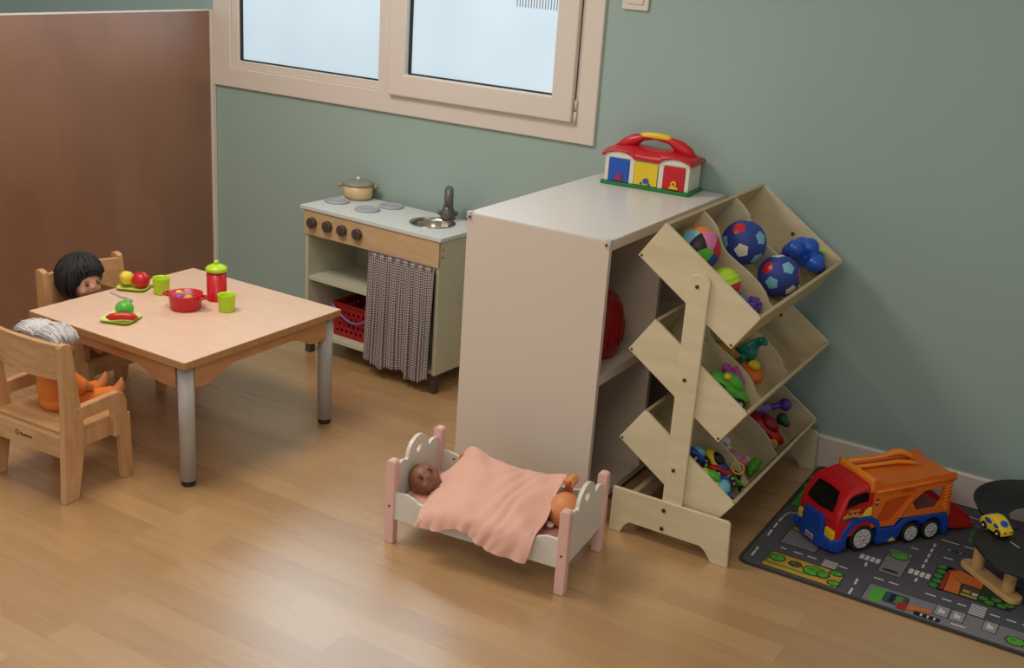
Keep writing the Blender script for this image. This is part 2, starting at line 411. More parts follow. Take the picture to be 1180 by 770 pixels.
for sx in (-1, 1):
    for sy in (-1, 1):
        lg = MB('steel').cyl((sx*.352, sy*.346, .2285), .027, .417, seg=32).build('leg', T)
        MB('black').lathe([(0, 0), (.021, 0), (.024, .003), (.024, .009), (.019, .011), (.019, .014), (.0265, .016), (.0265, .024), (0, .024)], (sx*.352, sy*.346, 0)).build('foot_cap', lg)

# ------------------------------------------------------------------ chairs (local +y = sitter looks that way; origin on floor below the middle)
def make_chair(label, loc, rz):
    t = thing('toddler_chair', label, 'chair', loc, rz, None)
    post = [(-.150, 0), (-.144, .10), (-.139, .2), (-.136, .25), (-.131, .33), (-.130, .45), (-.131, .53), (-.127, .541), (-.108, .543), (-.088, .533),
            (-.079, .45), (-.068, .34), (-.060, .285), (-.054, .22), (-.066, .13), (-.093, .0)]
    post = [(y-.002, z) for y, z in post]
    for s in (-1, 1):
        a, c = (s*.163, s*.187) if s > 0 else (-.187, -.163)
        MB('beech').plate(post, 'x', a, c, bev=.003).build('back_leg', t)
        # front leg, tapered
        MB('beech').plate([(.088, .19), (.094, .0), (.128, 0), (.137, .03), (.134, .235), (.088, .235)], 'x', a-s*.0, c-s*.0, bev=.003).build('front_leg', t)
        a2, c2 = (.16, .185) if s > 0 else (-.185, -.16)
        arm = [(-.098, .318), (-.098, .272), (.052, .272), (.062, .262), (.062, .165), (.118, .165), (.122, .28), (.108, .312), (.085, .323)]
        MB('beech').plate(arm, 'x', a2+s*.004, c2+s*.004, bev=.004).build('armrest', t)
        a3, c3 = (.148, .166) if s > 0 else (-.166, -.148)
        MB('beech').box(a3, c3, -.12, .12, .165, .222, bev=.002).build('side_rail', t)
    MB('beech_x').plate(rrect(-.166, .166, -.118, .13, .012, 3), 'z', .222, .238, bev=.003).build('seat', t)
    rail = MB('beech_x').box(-.163, .163, -.14, -.12, .155, .228, bev=.003).build('rear_rail', t)
    g = MB('print_dk')
    g.tube([(-.035+.008*math.cos(k*PI/6), -.1405, .196+.008*math.sin(k*PI/6)) for k in range(12)], .0014, 6, closed=True)
    for k, hgt in enumerate((.009, .006, .006, .008, .006, .006, .006)): g.box(-.02+k*.0078, -.0145+k*.0078, -.1412, -.1398, .1905, .1905+hgt)
    g.build('burnt_mark', rail)
    MB('beech_x').box(-.163, .163, .10, .118, .165, .222, bev=.002).build('front_rail', t)
    # backrest: slightly curved board with a raised curved top
    out = []
    for i in range(13):
        x = -.163+.326*i/12; out.append((x, .404+.0*x))
    for i in range(12, -1, -1):
        x = -.163+.326*i/12; out.append((x, .525+.006*math.cos(x/.163*PI/2)))
    b = MB('beech_x'); b.plate(out, 'y', -.009, .009, bev=.003)
    ob = b.build('backrest', t); ob.location = (0, -.088, 0); 
    for v in ob.data.vertices:
        v.co.y += -.022*(math.cos(v.co.x/.163*PI/2)) - (v.co.z-.40)*.06
    return t
ch1 = make_chair('beech toddler armchair seen from behind, white-haired doll sitting in it', (-1.982, -1.797, 0), R(2))
ch2 = make_chair('beech toddler armchair behind the table, black-haired doll sitting in it', (-2.395, -1.262, 0), R(-90))

# ------------------------------------------------------------------ things on the table
TZ = .461
def plate_toy(label, x, y, rz, grp=None):
    t = thing('toy_plate', label, 'plate', (x, y, TZ), rz)
    b = MB('lime2', 'lime')
    o = rrect(-.058, .058, -.058, .058, .022, 5); i_ = rrect(-.038, .038, -.038, .038, .014, 5); n = len(o)
    def ring(p, z): return [b.bm.verts.new((q[0], q[1], z)) for q in p]
    L = [ring(i_, 0), ring(o, .0095), ring(o, .0125), ring(i_, .003)]
    for k in range(3):
        for j in range(n):
            f = b.bm.faces.new([L[k][j], L[k][(j+1) % n], L[k+1][(j+1) % n], L[k+1][j]]); f.material_index = 1 if k < 2 else 0
    b.bm.faces.new(L[0][::-1]); b.bm.faces.new(L[3]); b.build('dish', t); return t
plate_toy('small square lime plate under a green apple and a sausage', -2.035, -1.478, R(20))
plate_toy('small square lime plate under a red ball fruit and a lemon', -2.288, -1.19, R(25))
def fruit(name, label, cat, c, r, m, squash=.93):
    t = thing(name, label, cat, (c[0], c[1], c[2]))
    pr = [(0, .02*r), (.3*r, 0)]+[(r*math.sin(R(a)), r*squash*(1-math.cos(R(a)))) for a in range(28, 165, 9)]+[(.16*r, 2*r*squash*.985), (0, 2*r*squash*.93)]
    MB(m).lathe(pr).build('flesh', t)
    MB('matbrown').tube([(0, 0, 2*r*squash*.92), (.002, 0, 2*r*squash*.92+.006)], .0012, 6).build('stem', t)
    return t
fruit('toy_apple', 'green toy apple on the plate nearest the white-haired doll', 'toy fruit', (-2.048, -1.45, TZ+.003), .032, 'green')
fruit('toy_tomato', 'red round toy fruit on the plate nearest the black-haired doll', 'toy fruit', (-2.268, -1.178, TZ+.003), .034, 'redp')
b = MB('lemon', 'matdk'); b.lathe([(0, -.045), (.006, -.043), (.016, -.036), (.025, -.02), (.027, 0), (.025, .02), (.016, .036), (.006, .043), (0, .045)], mi=0)
o = b.build('toy_lemon'); tag(o, 'yellow toy lemon leaning on the red fruit', 'toy fruit'); o.location = (-2.318, -1.20, TZ+.035); o.rotation_euler = (R(65), 0, R(25))
b = MB('redp', 'pinkp'); b.tube([(-.048, 0, 0), (-.042, 0, 0), (-.02, .002, .002), (0, .003, .003), (.02, .002, .002), (.042, 0, 0), (.048, 0, 0)], [.006, .0115, .013, .0132, .013, .0115, .006], 16)
b.ell((-.048, 0, 0), .0062); b.ell((.048, 0, 0), .0062)
o = b.build('toy_sausage'); tag(o, 'pinkish-red toy sausage lying beside the green apple', 'toy food'); o.location = (-2.008, -1.497, TZ+.022); o.rotation_euler = (0, 0, R(42))
def cup(label, x, y):
    t = thing('toy_cup', label, 'cup', (x, y, TZ), 0, None); t.scale = (1.1, 1.1, 1.1)
    MB('lime').lathe([(0, 0), (.024, 0), (.0265, .003), (.029, .055), (.0305, .058), (.0285, .058), (.0265, .052), (.024, .005), (0, .004)]).build('cup_body', t)
    b = MB('lime'); b.tube([(-.026, .002, .045), (-.040, .004, .044), (-.043, .005, .03), (-.038, .004, .016), (-.025, .002, .014)], .0035, 8); b.build('cup_handle', t)
cup('lime green toy cup beside the plate with the lemon', -2.165, -1.172)
cup('lime green toy cup standing in front of the red jug', -1.842, -1.158)
# jug
J = thing('toy_jug', 'tall red toy jug with lime green lid', 'jug', (-1.966, -1.083, TZ)); J.scale = (1.08, 1.08, 1.04)
MB('redp').lathe([(0, 0), (.034, 0), (.037, .003), (.0365, .01), (.034, .014), (.034, .108), (0, .108)]).build('jug_body', J)
b = MB('redp'); b.tube([(-.014, .028, .1), (-.025, .047, .09), (-.027, .05, .05), (-.023, .043, .02), (-.015, .03, .012)], .0045, 8); b.build('jug_handle', J)
ld = MB('lime').lathe([(0, .108), (.037, .108), (.0375, .118), (.033, .124), (.02, .131), (.008, .134), (0, .134)]).build('lid', J)
MB('lime').lathe([(0, .133), (.007, .133), (.009, .14), (.007, .146), (0, .148)]).build('lid_knob', ld)
# red pot with toy food
Pt = thing('toy_pot', 'small red two-handled toy pot full of toy food', 'pot', (-1.968, -1.238, TZ), R(20)); Pt.scale = (1.18, 1.18, 1.18)
MB('redp').lathe([(0, 0), (.04, 0), (.046, .005), (.052, .046), (.054, .05), (.0505, .05), (.043, .008), (0, .007)]).build('pot_body', Pt)
for s in (-1, 1):
    MB('redp').tube([(s*.050, -.016, .042), (s*.066, -.013, .044), (s*.069, 0, .044), (s*.066, .013, .044), (s*.050, .016, .042)], .0045, 8).build('pot_handle', Pt)
for k, (dx, dy, dz, r, m, nm, lb) in enumerate([(-.006, -.02, .034, .018, 'magenta', 'toy_plum', 'violet toy plum at the front of the red toy pot'), (.024, -.012, .036, .016, 'orangel', 'toy_peach', 'orange-pink toy peach in the red toy pot'),
                                 (-.027, .003, .036, .013, 'lemon', 'toy_corn', 'yellow toy corn piece at the left in the red toy pot'), (-.006, .016, .034, .016, 'matgrey2', 'toy_mushroom', 'grey toy mushroom at the middle of the red toy pot'),
                                 (.008, .004, .032, .012, 'matyel', 'toy_nut', 'small brown toy nut in the middle of the red toy pot')]):
    b = MB(m); a = 1.0 if k != 2 else 1.6
    b.lathe([(r*math.sin(R(q)), -a*r*math.cos(R(q))) for q in range(0, 181, 15)], seg=16)
    o = b.build(nm); tag(o, lb, 'toy food'); o.scale = (1.15, 1.15, 1.15); o.location = (-1.968+dx*1.2, -1.238+dy*1.2, TZ+dz*1.25); o.rotation_euler = (R(20*k), R(15*k-20), 0)
# fork and spoon
S = thing('toy_fork', 'silver toy fork lying between the two plates', 'cutlery', (-2.245, -1.30, TZ), R(-5))
b = MB('cutlery'); b.plate([(-.06, -.004), (-.06, .004), (.01, .003), (.018, .008), (.045, .008), (.045, .0052), (.022, .0052), (.022, .0035), (.045, .0035), (.045, .0012), (.022, .0012), (.022, -.0012), (.045, -.0012), (.045, -.0035), (.022, -.0035), (.022, -.0052), (.045, -.0052), (.045, -.008), (.018, -.008), (.01, -.003)], 'z', .0005, .0025)
b.build('fork_blade', S)
S = thing('toy_spoon', 'silver toy spoon lying beside the fork', 'cutlery', (-2.205, -1.312, TZ), R(-8))
b = MB('cutlery'); b.box(-.05, .01, -.0028, .0028, .0015, .0035, bev=.0008); b.build('spoon_handle', S)
MB('cutlery').lathe([(0, 0), (.008, .001), (.013, .004), (.0128, .005), (.008, .0025), (0, .0018)], mx=Matrix.Translation((.024, 0, 0)) @ Matrix.Diagonal((1.35, 1, 1, 1))).build('spoon_bowl', S)

# ------------------------------------------------------------------ dolls on chairs
def face(parent, c, r, fwd, skin_l='lip', eye_sep=.36, up=(0, 0, 1)):
    f = Vector(fwd).normalized(); u = Vector(up); rt = f.cross(u).normalized(); u = rt.cross(f).normalized(); c = Vector(c)
    def on(a, bb, k=1.0):
        d = (f*math.sqrt(max(0, 1-a*a-bb*bb))+rt*a+u*bb).normalized(); return c+d*r*k, d
    for s in (-1, 1):
        p, d = on(s*eye_sep, .05, .975); b = MB('lip'); b.ell(p, (r*.12, r*.12, r*.075)); e = b.build('eye', parent)
        b = MB('eye'); p2, d2 = on(s*eye_sep, .045, 1.05); b.ell(on(s*eye_sep, .05, .99)[0], r*.105); b.build('iris', e)
        b = MB('eye'); q = [on(s*(eye_sep+t*.14), .2+.035*(1-t*t), 1.0)[0] for t in (-1, -.5, 0, .5, 1)]; b.tube(q, r*.02, 6); b.build('eyebrow', parent)
    b = MB(skin_l); q = [on(t*.17, -.40-.03*(1-t*t), .99)[0] for t in (-1, -.5, 0, .5, 1)]; b.tube(q, [r*.02, r*.05, r*.06, r*.05, r*.02], 8); b.build('mouth', parent)
def head_shapes(c, r, fwd):
    f = Vector(fwd).normalized(); rt = f.cross(Vector((0, 0, 1))).normalized(); c = Vector(c); u = rt.cross(f).normalized()
    rot = Matrix((rt, f, u)).transposed()
    sh = [('e', c, (r*.95, r*1.0, r), rot), ('e', c+f*r*.30-u*r*.35, (r*.68, r*.62, r*.58), rot), ('e', c+f*r*.97-u*r*.12, (r*.11, r*.12, r*.12), rot)]
    for s in (-1, 1):
        sh.append(('e', c+rt*s*r*.95-u*r*.1, (r*.08, r*.16, r*.22), rot)); sh.append(('e', c+f*r*.62+rt*s*r*.40-u*r*.35, (r*.3, r*.28, r*.28), rot))
    return sh
# black-haired doll in the far chair, facing +x
D = thing('seated_doll', 'black-haired pale doll sitting in the chair behind the table', 'doll', (-2.42, -1.325, .24))
hc = (0.0, 0.0, .252)
fw = (1, -.10, -.02)
sh = head_shapes(hc, .066, fw)+[('e', (-.005, 0, .10), (.045, .055, .075)), ('e', (0, 0, .04), (.05, .06, .04)), ('t', [(-.005, 0, .16), (0, 0, .21)], [.022, .022])]
for s in (-1, 1):
    sh += [('t', [(0, s*.045, .135), (.02, s*.075, .095), (.055, s*.07, .07)], [.02, .017, .014]), ('t', [(.02, s*.03, .028), (.10, s*.045, .026)], [.028, .022]), ('t', [(.10, s*.045, .026), (.125, s*.047, .02)], [.018, .02])]
body = blob('doll_body', sh, 'skin_pale', D, .0045)
face(D, Vector(hc)+Vector(fw).normalized()*.004, .066, fw, 'blush')
def strand_cap(c, r, fwd, mat, parent, name='hair', cut=.30, drop=.6, n=150, thick=.006, seed=1, rough=0.006):
    """cap of hair made of many tapered locks lying over a skull"""
    rnd = random.Random(seed); f = Vector(fwd); f.z = 0; f.normalize(); rt = f.cross(Vector((0, 0, 1))); b = MB(mat); c = Vector(c)
    b.ell(c+Vector((0, 0, r*.10))-f*r*.13, (r*1.04, r*1.04, r*1.03), rings=16)
    for i in range(n):
        a = 2*PI*(i+rnd.random()*.6)/n; dr = f*math.cos(a)+rt*math.sin(a); front = math.cos(a+.35)
        end = (-drop if front < .25 else (cut if front > .6 else -drop+(cut+drop)*((front-.25)/.35)))+rnd.uniform(-.22, .12)
        pts = []; rs = []
        for k in range(9):
            t = k/8; el = PI/2*(1-t)+math.asin(max(-.95, min(.95, end)))*t
            rr = r*(1.06+.07*math.sin(3*t)+.03*math.sin(i*.37)+rnd.uniform(-.015, .02))
            p = c+Vector((0, 0, r*.08))+(dr*math.cos(el)+Vector((0, 0, 1))*math.sin(el))*rr
            pts.append(p+Vector((rnd.uniform(-1, 1), rnd.uniform(-1, 1), rnd.uniform(-1, 1)))*rough*.2); rs.append(thick*(1.15-t*.75))
        b.tube(pts, rs, 6)
    return b.build(name, parent)
strand_cap(Vector(hc)+Vector((-.012, 0, .006)), .079, fw, 'hairblack', D, drop=.85, cut=.42, n=260, thick=.0062, rough=.016)
sh = [('e', (-.006, 0, .10), (.052, .062, .074)), ('e', (0, 0, .045), (.058, .068, .045))]
for s in (-1, 1): sh.append(('t', [(0, s*.05, .135), (.022, s*.078, .095)], [.026, .024]))
blob('dress', sh, 'darkcloth', D, .005)
# white-haired doll in the near chair, facing +y
D = thing('seated_doll', 'white-haired doll in orange clothes sitting in the near chair, seen from behind', 'doll', (-2.0, -1.785, .23))
hc = (0, .0, .235)
fw = (0, 1, -.05)
sh = head_shapes(hc, .06, fw)+[('e', (0, -.01, .09), (.055, .045, .075)), ('t', [(0, -.005, .16), (0, 0, .19)], [.022, .022])]
for s in (-1, 1):
    sh += [('t', [(s*.045, 0, .135), (s*.08, .03, .10), (s*.075, .07, .08)], [.02, .017, .015]), ('t', [(s*.03, .02, .028), (.06+s*.04, .14, .035)], [.026, .022]), ('t', [(.06+s*.04, .14, .035), (.075+s*.04, .165, .06)], [.02, .016])]
blob('doll_body', sh, 'skin_orange', D, .0045)
face(D, hc, .06, fw, 'blush')
sh = [('e', (0, -.012, .09), (.062, .052, .08)), ('e', (0, 0, .035), (.07, .058, .04))]
for s in (-1, 1): sh += [('t', [(s*.045, 0, .135), (s*.08, .03, .10)], [.028, .026]), ('t', [(s*.03, .02, .03), (.06+s*.04, .135, .038)], [.034, .029])]
o = blob('orange_outfit', sh, 'orangecloth', D, .005)
for s in (-1, 1):
    b = MB('skin_orange'); b.tube([(.06+s*.04, .138, .036), (.07+s*.04, .158, .05), (.078+s*.04, .166, .076), (.08+s*.04, .166, .096)], [.021, .02, .013, .003], 12); b.build('bootie', D)
# white hair: long locks parted in the middle, sweeping sideways over the chair back
rnd = random.Random(5); b = MB('hairwhite'); b.ell((0, -.012, .250), (.066, .066, .062))
for (cx, cy, cz, rx, ry_, rz_) in ((-.065, -.03, .282, .06, .045, .030), (.062, -.03, .282, .062, .046, .036)): b.ell((cx, cy, cz), (rx, ry_, rz_), rot=Euler((0, R(12 if cx > 0 else -14), 0)).to_matrix())
for i in range(560):
    s = -1 if i % 2 else 1
    t0 = rnd.random(); yy = rnd.uniform(-.075, .02)
    cz = .285; w = rnd.uniform(.095, .125) if s > 0 else rnd.uniform(.10, .150); hh = rnd.uniform(.022, .046) if s > 0 else rnd.uniform(.016, .036)
    a0 = rnd.uniform(165, 120); a1 = rnd.uniform(20, -45) if s > 0 else rnd.uniform(30, -12)
    k_ = math.sqrt(max(.1, 1-((yy+.028)/.06)**2)); pts = []
    for k in range(8):
        a = R(a0+(a1-a0)*k/7); pts.append(Vector((s*(w*.5+w*.56*math.cos(a)), yy+.004*math.sin(k*1.1+i), cz-.012+hh*k_*math.sin(a)*1.05+rnd.uniform(-.002, .002)+.003*math.sin(i*1.7+k*.6)-(.018 if a < 0 else 0)*0)))
    b.tube(pts, [.0008, .0018, .0024, .0026, .0026, .0022, .0014, .0005], 5)
hr_ = b.build('hair', D)
for v in hr_.data.vertices: v.co.x = v.co.x*.78+.002; v.co.z = .252+(v.co.z-.25)*.95

# ------------------------------------------------------------------ play kitchen
K = thing('play_kitchen', 'wooden play kitchen with birch front, white top and gingham curtain', 'play kitchen', (-1.428, -.395, 0), R(-3.6))
KW, KD, KH = .742, .325, .664   # local: x from -KW to 0, y 0..KD
def kb(m, name, *a, **k): return MB(m).box(*a, **k).build(name, K)
# top with sink hole
b = MB('ktop'); b.plate([(-KW-.022, -.012), (.012, -.012), (.012, KD), (-KW-.022, KD)], 'z', KH-.004, KH+.010, holes=[circ(-.178, .172, .090, 32)], bev=0); b.build('countertop', K)
kb('kwhite', 'side_panel', -KW, -KW+.016, .002, KD-.005, .082, KH-.004)
kb('kwhite', 'side_panel', -.016, 0, .002, KD-.005, .082, KH-.004)
kb('kwhite', 'divider', -.379, -.363, .004, KD-.008, .082, .552)
kb('kwhite', 'back_panel', -KW+.016, -.016, KD-.012, KD-.004, .09, KH-.004)
kb('kwhite', 'shelf', -KW+.016, -.379, .006, KD-.012, .342, .357)
kb('kwhite', 'bottom_board', -KW+.016, -.016, .006, KD-.012, .084, .099)
fa = kb('kwood', 'fascia', -KW, 0, -.006, .006, .550, KH-.004)
for u in (.052, .142, .226, .312):
    kn = MB('knob').cyl((-KW+u, -.017, .607), .0235, .020, 'y', 24, bev=.003).build('knob', fa)
    b = MB('matbrown'); b.box(-KW+u-.004, -KW+u+.004, -.0325, -.027, .592, .622, bev=.001); b.cyl((-KW+u, -.029, .607), .011, .003, 'y', 16); b.build('knob_grip', kn)
for x in (-KW+.001, -.031):
    for y in (.004, KD-.04):
        kb('matbrown', 'leg', x, x+.03, y, y+.03, 0, .084)
for (u, v) in ((.045, .150), (.235, .135), (.262, .262), (.058, .270)):
    b = MB('burner'); b.lathe([(0, 0), (.054, 0), (.056, .004), (.052, .0095), (.04, .0098), (.038, .006), (.03, .006), (.028, .0075), (.016, .0075), (.014, .006), (0, .006)], (-KW+u, v, KH+.010)); b.build('burner_disc', K)
MB('chrome').lathe([(.098, KH+.0105), (.098, KH+.013), (.089, KH+.0125), (.085, KH-.004), (.080, KH-.045), (.06, KH-.055), (0, KH-.056)], (-.178, .172, 0), seg=40).build('sink_bowl', K)
tp = MB('tap').lathe([(0, 0), (.031, 0), (.033, .014), (.030, .034), (.024, .042), (.021, .06), (0, .06)], (-.185, .285, KH+.010)).build('tap', K)
b = MB('tap'); tdx, tdy = .62, -.78
pts = [(-.185, .285, KH+.05)]+[(-.185+tdx*q, .285+tdy*q, KH+.106+.034*math.sin(R(a))) for a in range(180, -1, -15) for q in (.028+.028*math.cos(R(a)),)]+[(-.185+tdx*.056, .285+tdy*.056, KH+.075)]
b.tube(pts, .019, 14); b.build('spout', tp)
MB('tap').tube([(-.205, .272, KH+.03), (-.222, .262, KH+.038)], [.012, .009], 10).build('tap_handle', tp)
MB('tap').tube([(-.165, .298, KH+.03), (-.150, .306, KH+.038)], [.012, .009], 10).build('tap_handle', tp)
for z in (.62, .59): MB('brass').cyl((.0005, .02, z), .004, .003, 'x', 10).build('screw', K)
# curtain
bm = bmesh.new(); uvl = bm.loops.layers.uv.new('UVMap'); NX, NZ = 150, 40; grid = []
rc = random.Random(3); ph = [rc.uniform(0, 6.28) for _ in range(5)]
x0, x1 = -.362, -.010
for j in range(NZ+1):
    t = j/NZ; row = []
    for i in range(NX+1):
        s_ = i/NX
        zb = .062-.018*s_+.012*math.sin(s_*13+ph[0])+.006*math.sin(s_*31+ph[1])
        z = .549*(1-t)+zb*t
        amp = .003+.010*min(1, t*1.6)
        y = -.014-.006*t+amp*(.7*math.sin(s_*52+ph[2]+.6*math.sin(t*2))+.4*math.sin(s_*87+ph[3]+t))-.003*math.sin(s_*9)
        if t < .05: y += .004*math.sin(s_*260)
        x = x0+(x1-x0)*s_+.004*t*math.sin(s_*9+t*3)-(.01*t*(1-s_))
        row.append(bm.verts.new((x, y, z)))
    grid.append(row)
for j in range(NZ):
    for i in range(NX):
        f = bm.faces.new([grid[j][i], grid[j][i+1], grid[j+1][i+1], grid[j+1][i]]); f.smooth = True
        for lp, (a, c) in zip(f.loops, ((i, j), (i+1, j), (i+1, j+1), (i, j+1))): lp[uvl].uv = (a/NX*.55, c/NZ*.5)
me = bpy.data.meshes.new('curtain'); bm.to_mesh(me); bm.free(); me.materials.append(M['gingham'])
cu = bpy.data.objects.new('curtain', me); COL.objects.link(cu); cu.parent = K
sol = cu.modifiers.new('s', 'SOLIDIFY'); sol.thickness = .0015
MB('ivory').tube([(-.362, .001, .545), (-.012, .001, .545)], .003, 8).build('curtain_cord', K)
# pot on the hob
Kmat = Matrix.Translation((-1.428, -.395, 0)) @ Matrix.Rotation(R(-3.6), 4, 'Z')
p = Kmat @ Vector((-KW+.058, .270, KH+.0175))
Q = thing('toy_saucepan', 'cream toy cooking pot with grey lid on the play kitchen hob', 'pot', p, R(31))
Q.scale = (1.17, 1.17, 1.17)
MB('potcream').lathe([(0, 0), (.05, 0), (.055, .005), (.057, .05), (0, .05)]).build('pot_body', Q)
l = MB('potlid').lathe([(0, .05), (.06, .05), (.061, .054), (.05, .060), (.02, .064), (0, .064)]).build('lid', Q)
MB('ivory').lathe([(0, .063), (.004, .064), (.008, .071), (.006, .077), (0, .079)]).build('lid_knob', l)
for s in (-1, 1): MB('potwood').tube([(s*.053, 0, .042), (s*.066, 0, .044), (s*.076, 0, .045)], [.007, .008, .0085], 12).build('pot_handle', Q)
# red basket in the lower left compartment
p = Kmat @ Vector((-KW+.245, .15, .0995))
B_ = thing('toy_basket', 'red perforated plastic basket with violet handle on the play kitchen bottom shelf', 'basket', p, R(-3.6))
b = MB('redd')
def side_wall(w, n, mx):
    hl = []
    for r_ in range(4):
        for i in range(n):
            cx = -w+.022+(2*w-.044)*(i+.5*(r_ % 2))/(n-.5)
            if abs(cx) > w-.014: continue
            hl.append(circ(cx, .03+r_*.028, .0065, 8, .0085))
    b.plate(rrect(-w, w, 0, .15, .01, 3), 'y', -.0015, .0015, holes=hl, mx=mx)
side_wall(.125, 8, Matrix.Translation((0, -.09, 0))); side_wall(.125, 8, Matrix.Translation((0, .09, 0)))
side_wall(.09, 6, Matrix.Translation((-.125, 0, 0)) @ Matrix.Rotation(PI/2, 4, 'Z')); side_wall(.09, 6, Matrix.Translation((.125, 0, 0)) @ Matrix.Rotation(PI/2, 4, 'Z'))
b.box(-.125, .125, -.09, .09, 0, .004); b.build('basket_body', B_)
MB('redd').plate(rrect(-.132, .132, -.097, .097, .015), 'z', .146, .154, holes=[rrect(-.121, .121, -.087, .087, .012)]).build('rim', B_)
b = MB('purple_h'); b.tube([(-.128+.256*t, -.102-.004*math.sin(PI*t), .145-.062*math.sin(PI*t)) for t in [i/14 for i in range(15)]], .0045, 8); b.build('handle', B_)

# ------------------------------------------------------------------ white bookcase
CX0, CX1, CY0, CY1, CH = -.930, -.406, -.979, -.012, .965
C_ = thing('white_bookcase', 'tall white open bookcase standing end-on beside the play kitchen', 'bookcase', (CX0, CY0, 0))
W, DD = CX1-CX0, CY1-CY0
def cb(m, name, *a, **k): return MB(m).box(*a, **k).build(name, C_)
b = MB('white_top', 'white_lam'); b.box(0, W, 0, DD, CH-.006, CH, mi=0); b.box(0, W, 0, DD, CH-.034, CH-.006, mi=1); b.build('top_board', C_)
cb('white_lam', 'end_panel', 0, W, 0, .018, 0, CH-.034)
cb('white_lam', 'end_panel', 0, W, DD-.018, DD, 0, CH-.034)
cb('white_lam', 'divider', .01, W, .422, .444, .045, CH-.034)
cb('white_lam', 'back_panel', 0, .01, .018, DD-.018, .03, CH-.034)
cb('white_lam', 'shelf', .01, W-.002, .018, .422, .478, .512)
cb('white_lam', 'shelf', .01, W-.002, .444, DD-.018, .478, .512)
cb('white_lam', 'bottom_board', .01, W-.002, .018, DD-.018, .02, .045)
for x in (0, W):
    g = MB('clear'); g.box(x-.016 if x else -.003, x+.003 if x else .016, -.003, .016, CH-.022, CH+.003, bev=.002); cp = g.build('corner_guard', C_)
    MB('brass').cyl((x-(.01 if x else -.01), -.004, CH-.014), .0045, .004, 'y', 10).build('screw', cp)
# red toy inside
o = thing('toy_helmet', 'dark red rounded plastic toy on the middle shelf of the white bookcase', 'toy', (-.535, -.775, .512))
b = MB('redd'); b.lathe([(0, 0), (.075, 0), (.09, .02), (.1, .08), (.102, .13), (.092, .18), (.065, .215), (.03, .23), (0, .233)], seg=36); b.build('shell', o)
b = MB('redd')
for k in range(12):
    a = k*PI/6; b.tube([(.1*math.cos(a), .1*math.sin(a), .05), (.1035*math.cos(a), .1035*math.sin(a), .12), (.07*math.cos(a), .07*math.sin(a), .212)], .003, 6)
b.build('rib', o)

# ------------------------------------------------------------------ toy garage house on the bookcase
H = thing('toy_garage', 'white toy garage with red roof, blue, yellow and red doors on the bookcase', 'toy', (-.842, -.190, CH), R(3.2))
HL, HD = .352, .150
MB('base_green').plate(rrect(-.004, HL, -.006, HD+.002, .006, 3), 'z', 0, .014, bev=.002).build('base', H)
b = MB('wplastic'); b.box(.010, HL-.012, .012, HD-.008, .014, .118)
for x in (.008, .108, .224, .329): b.box(x, x+.016 if x > .3 or x < .05 else x+.02, .003, .014, .014, .125, bev=.002)
b.box(.01, HL-.012, .004, .012, .095, .125); b.build('wall', H)
for (x0, x1, m, sm) in ((.026, .107, 'blue2', 'redp'), (.130, .222, 'yellow', 'blue2'), (.246, .328, 'redp', 'yellow')):
    d = MB(m); d.box(x0, x1, -.0005, .0035, .016, .103, bev=.0015); d = d.build('garage_door', H); cx = (x0+x1)/2+.003
    e = MB(sm, m)
    if m == 'blue2':
        e.plate([(cx-.018, .022), (cx+.018, .022), (cx+.006, .048), (cx-.006, .048)], 'y', -.005, -.0005, bev=.001); e.cyl((cx, -.005, .036), .005, .003, 'y', 12, mi=1)
    elif m == 'yellow':
        e.cyl((cx, -.0035, .034), .0105, .006, 'y', 20); e.cyl((cx-.018, -.0025, .024), .0045, .004, 'y', 10); e.cyl((cx+.014, -.0025, .022), .0045, .004, 'y', 10)
    else:
        e.cyl((cx, -.0035, .040), .011, .006, 'y', 20); e.cyl((cx, -.0065, .040), .005, .003, 'y', 14, mi=1); e.plate([(cx-.018, .020), (cx+.018, .020), (cx+.015, .030), (cx-.015, .030)], 'y', -.005, -.0005, bev=.001)
    e.build('door_emblem', d)
# roof: lofted vault, wavy eaves on the front
bm = bmesh.new(); NX = 60; NP = 14; gr = []
for i in range(NX+1):
    t = i/NX; x = -.004+(HL+.004)*t
    ridge = .132+.026*math.sin(PI*t)**.8-.012*math.exp(-((t-.52)/.16)**2)
    if t < .0: ridge = .13
    eave = .108
    for cc in (.19, .82):
        eave += .022*max(0, 1-((t-cc)/.17)**2)**.5 if abs(t-cc) < .17 else 0
    row = []
    for k in range(NP+1):
        a = PI*k/NP; y = (HD+.002)/2-(HD+.016)/2*math.cos(a); ee = eave if k < NP/2 else .108
        z = ee+(ridge-ee)*math.sin(a)**.75
        row.append(bm.verts.new((x, y, z)))
    gr.append(row)
for i in range(NX):
    for k in range(NP):
        f = bm.faces.new([gr[i][k], gr[i][k+1], gr[i+1][k+1], gr[i+1][k]]); f.smooth = True
bm.faces.new(gr[0]); bm.faces.new(gr[-1][::-1]); bmesh.ops.recalc_face_normals(bm, faces=bm.faces[:])
me = bpy.data.meshes.new('roof'); bm.to_mesh(me); bm.free(); me.materials.append(M['redp']); rf = bpy.data.objects.new('roof', me); COL.objects.link(rf); rf.parent = H
sm = rf.modifiers.new('s', 'SOLIDIFY'); sm.thickness = .004; sm.offset = -1
b = MB('wplastic')
for cc in (.19, .82): b.plate([(HL*cc-.058+.116*k/12, .106+.024*math.sin(PI*k/12)) for k in range(13)], 'y', .0, .004)
b.build('gable_arch', H)
hn = [(HL*.06, .133), (HL*.16, .150), (HL*.26, .168), (HL*.36, .184), (HL*.5, .190), (HL*.66, .184), (HL*.78, .166), (HL*.88, .148), (HL*.96, .130)]
b = MB('redp'); b.tube([(x, HD/2-.005, z) for x, z in hn], [.010, .022, .024, .014, .011, .014, .024, .022, .010], 12, mx=None); hd = b.build('handle', H)
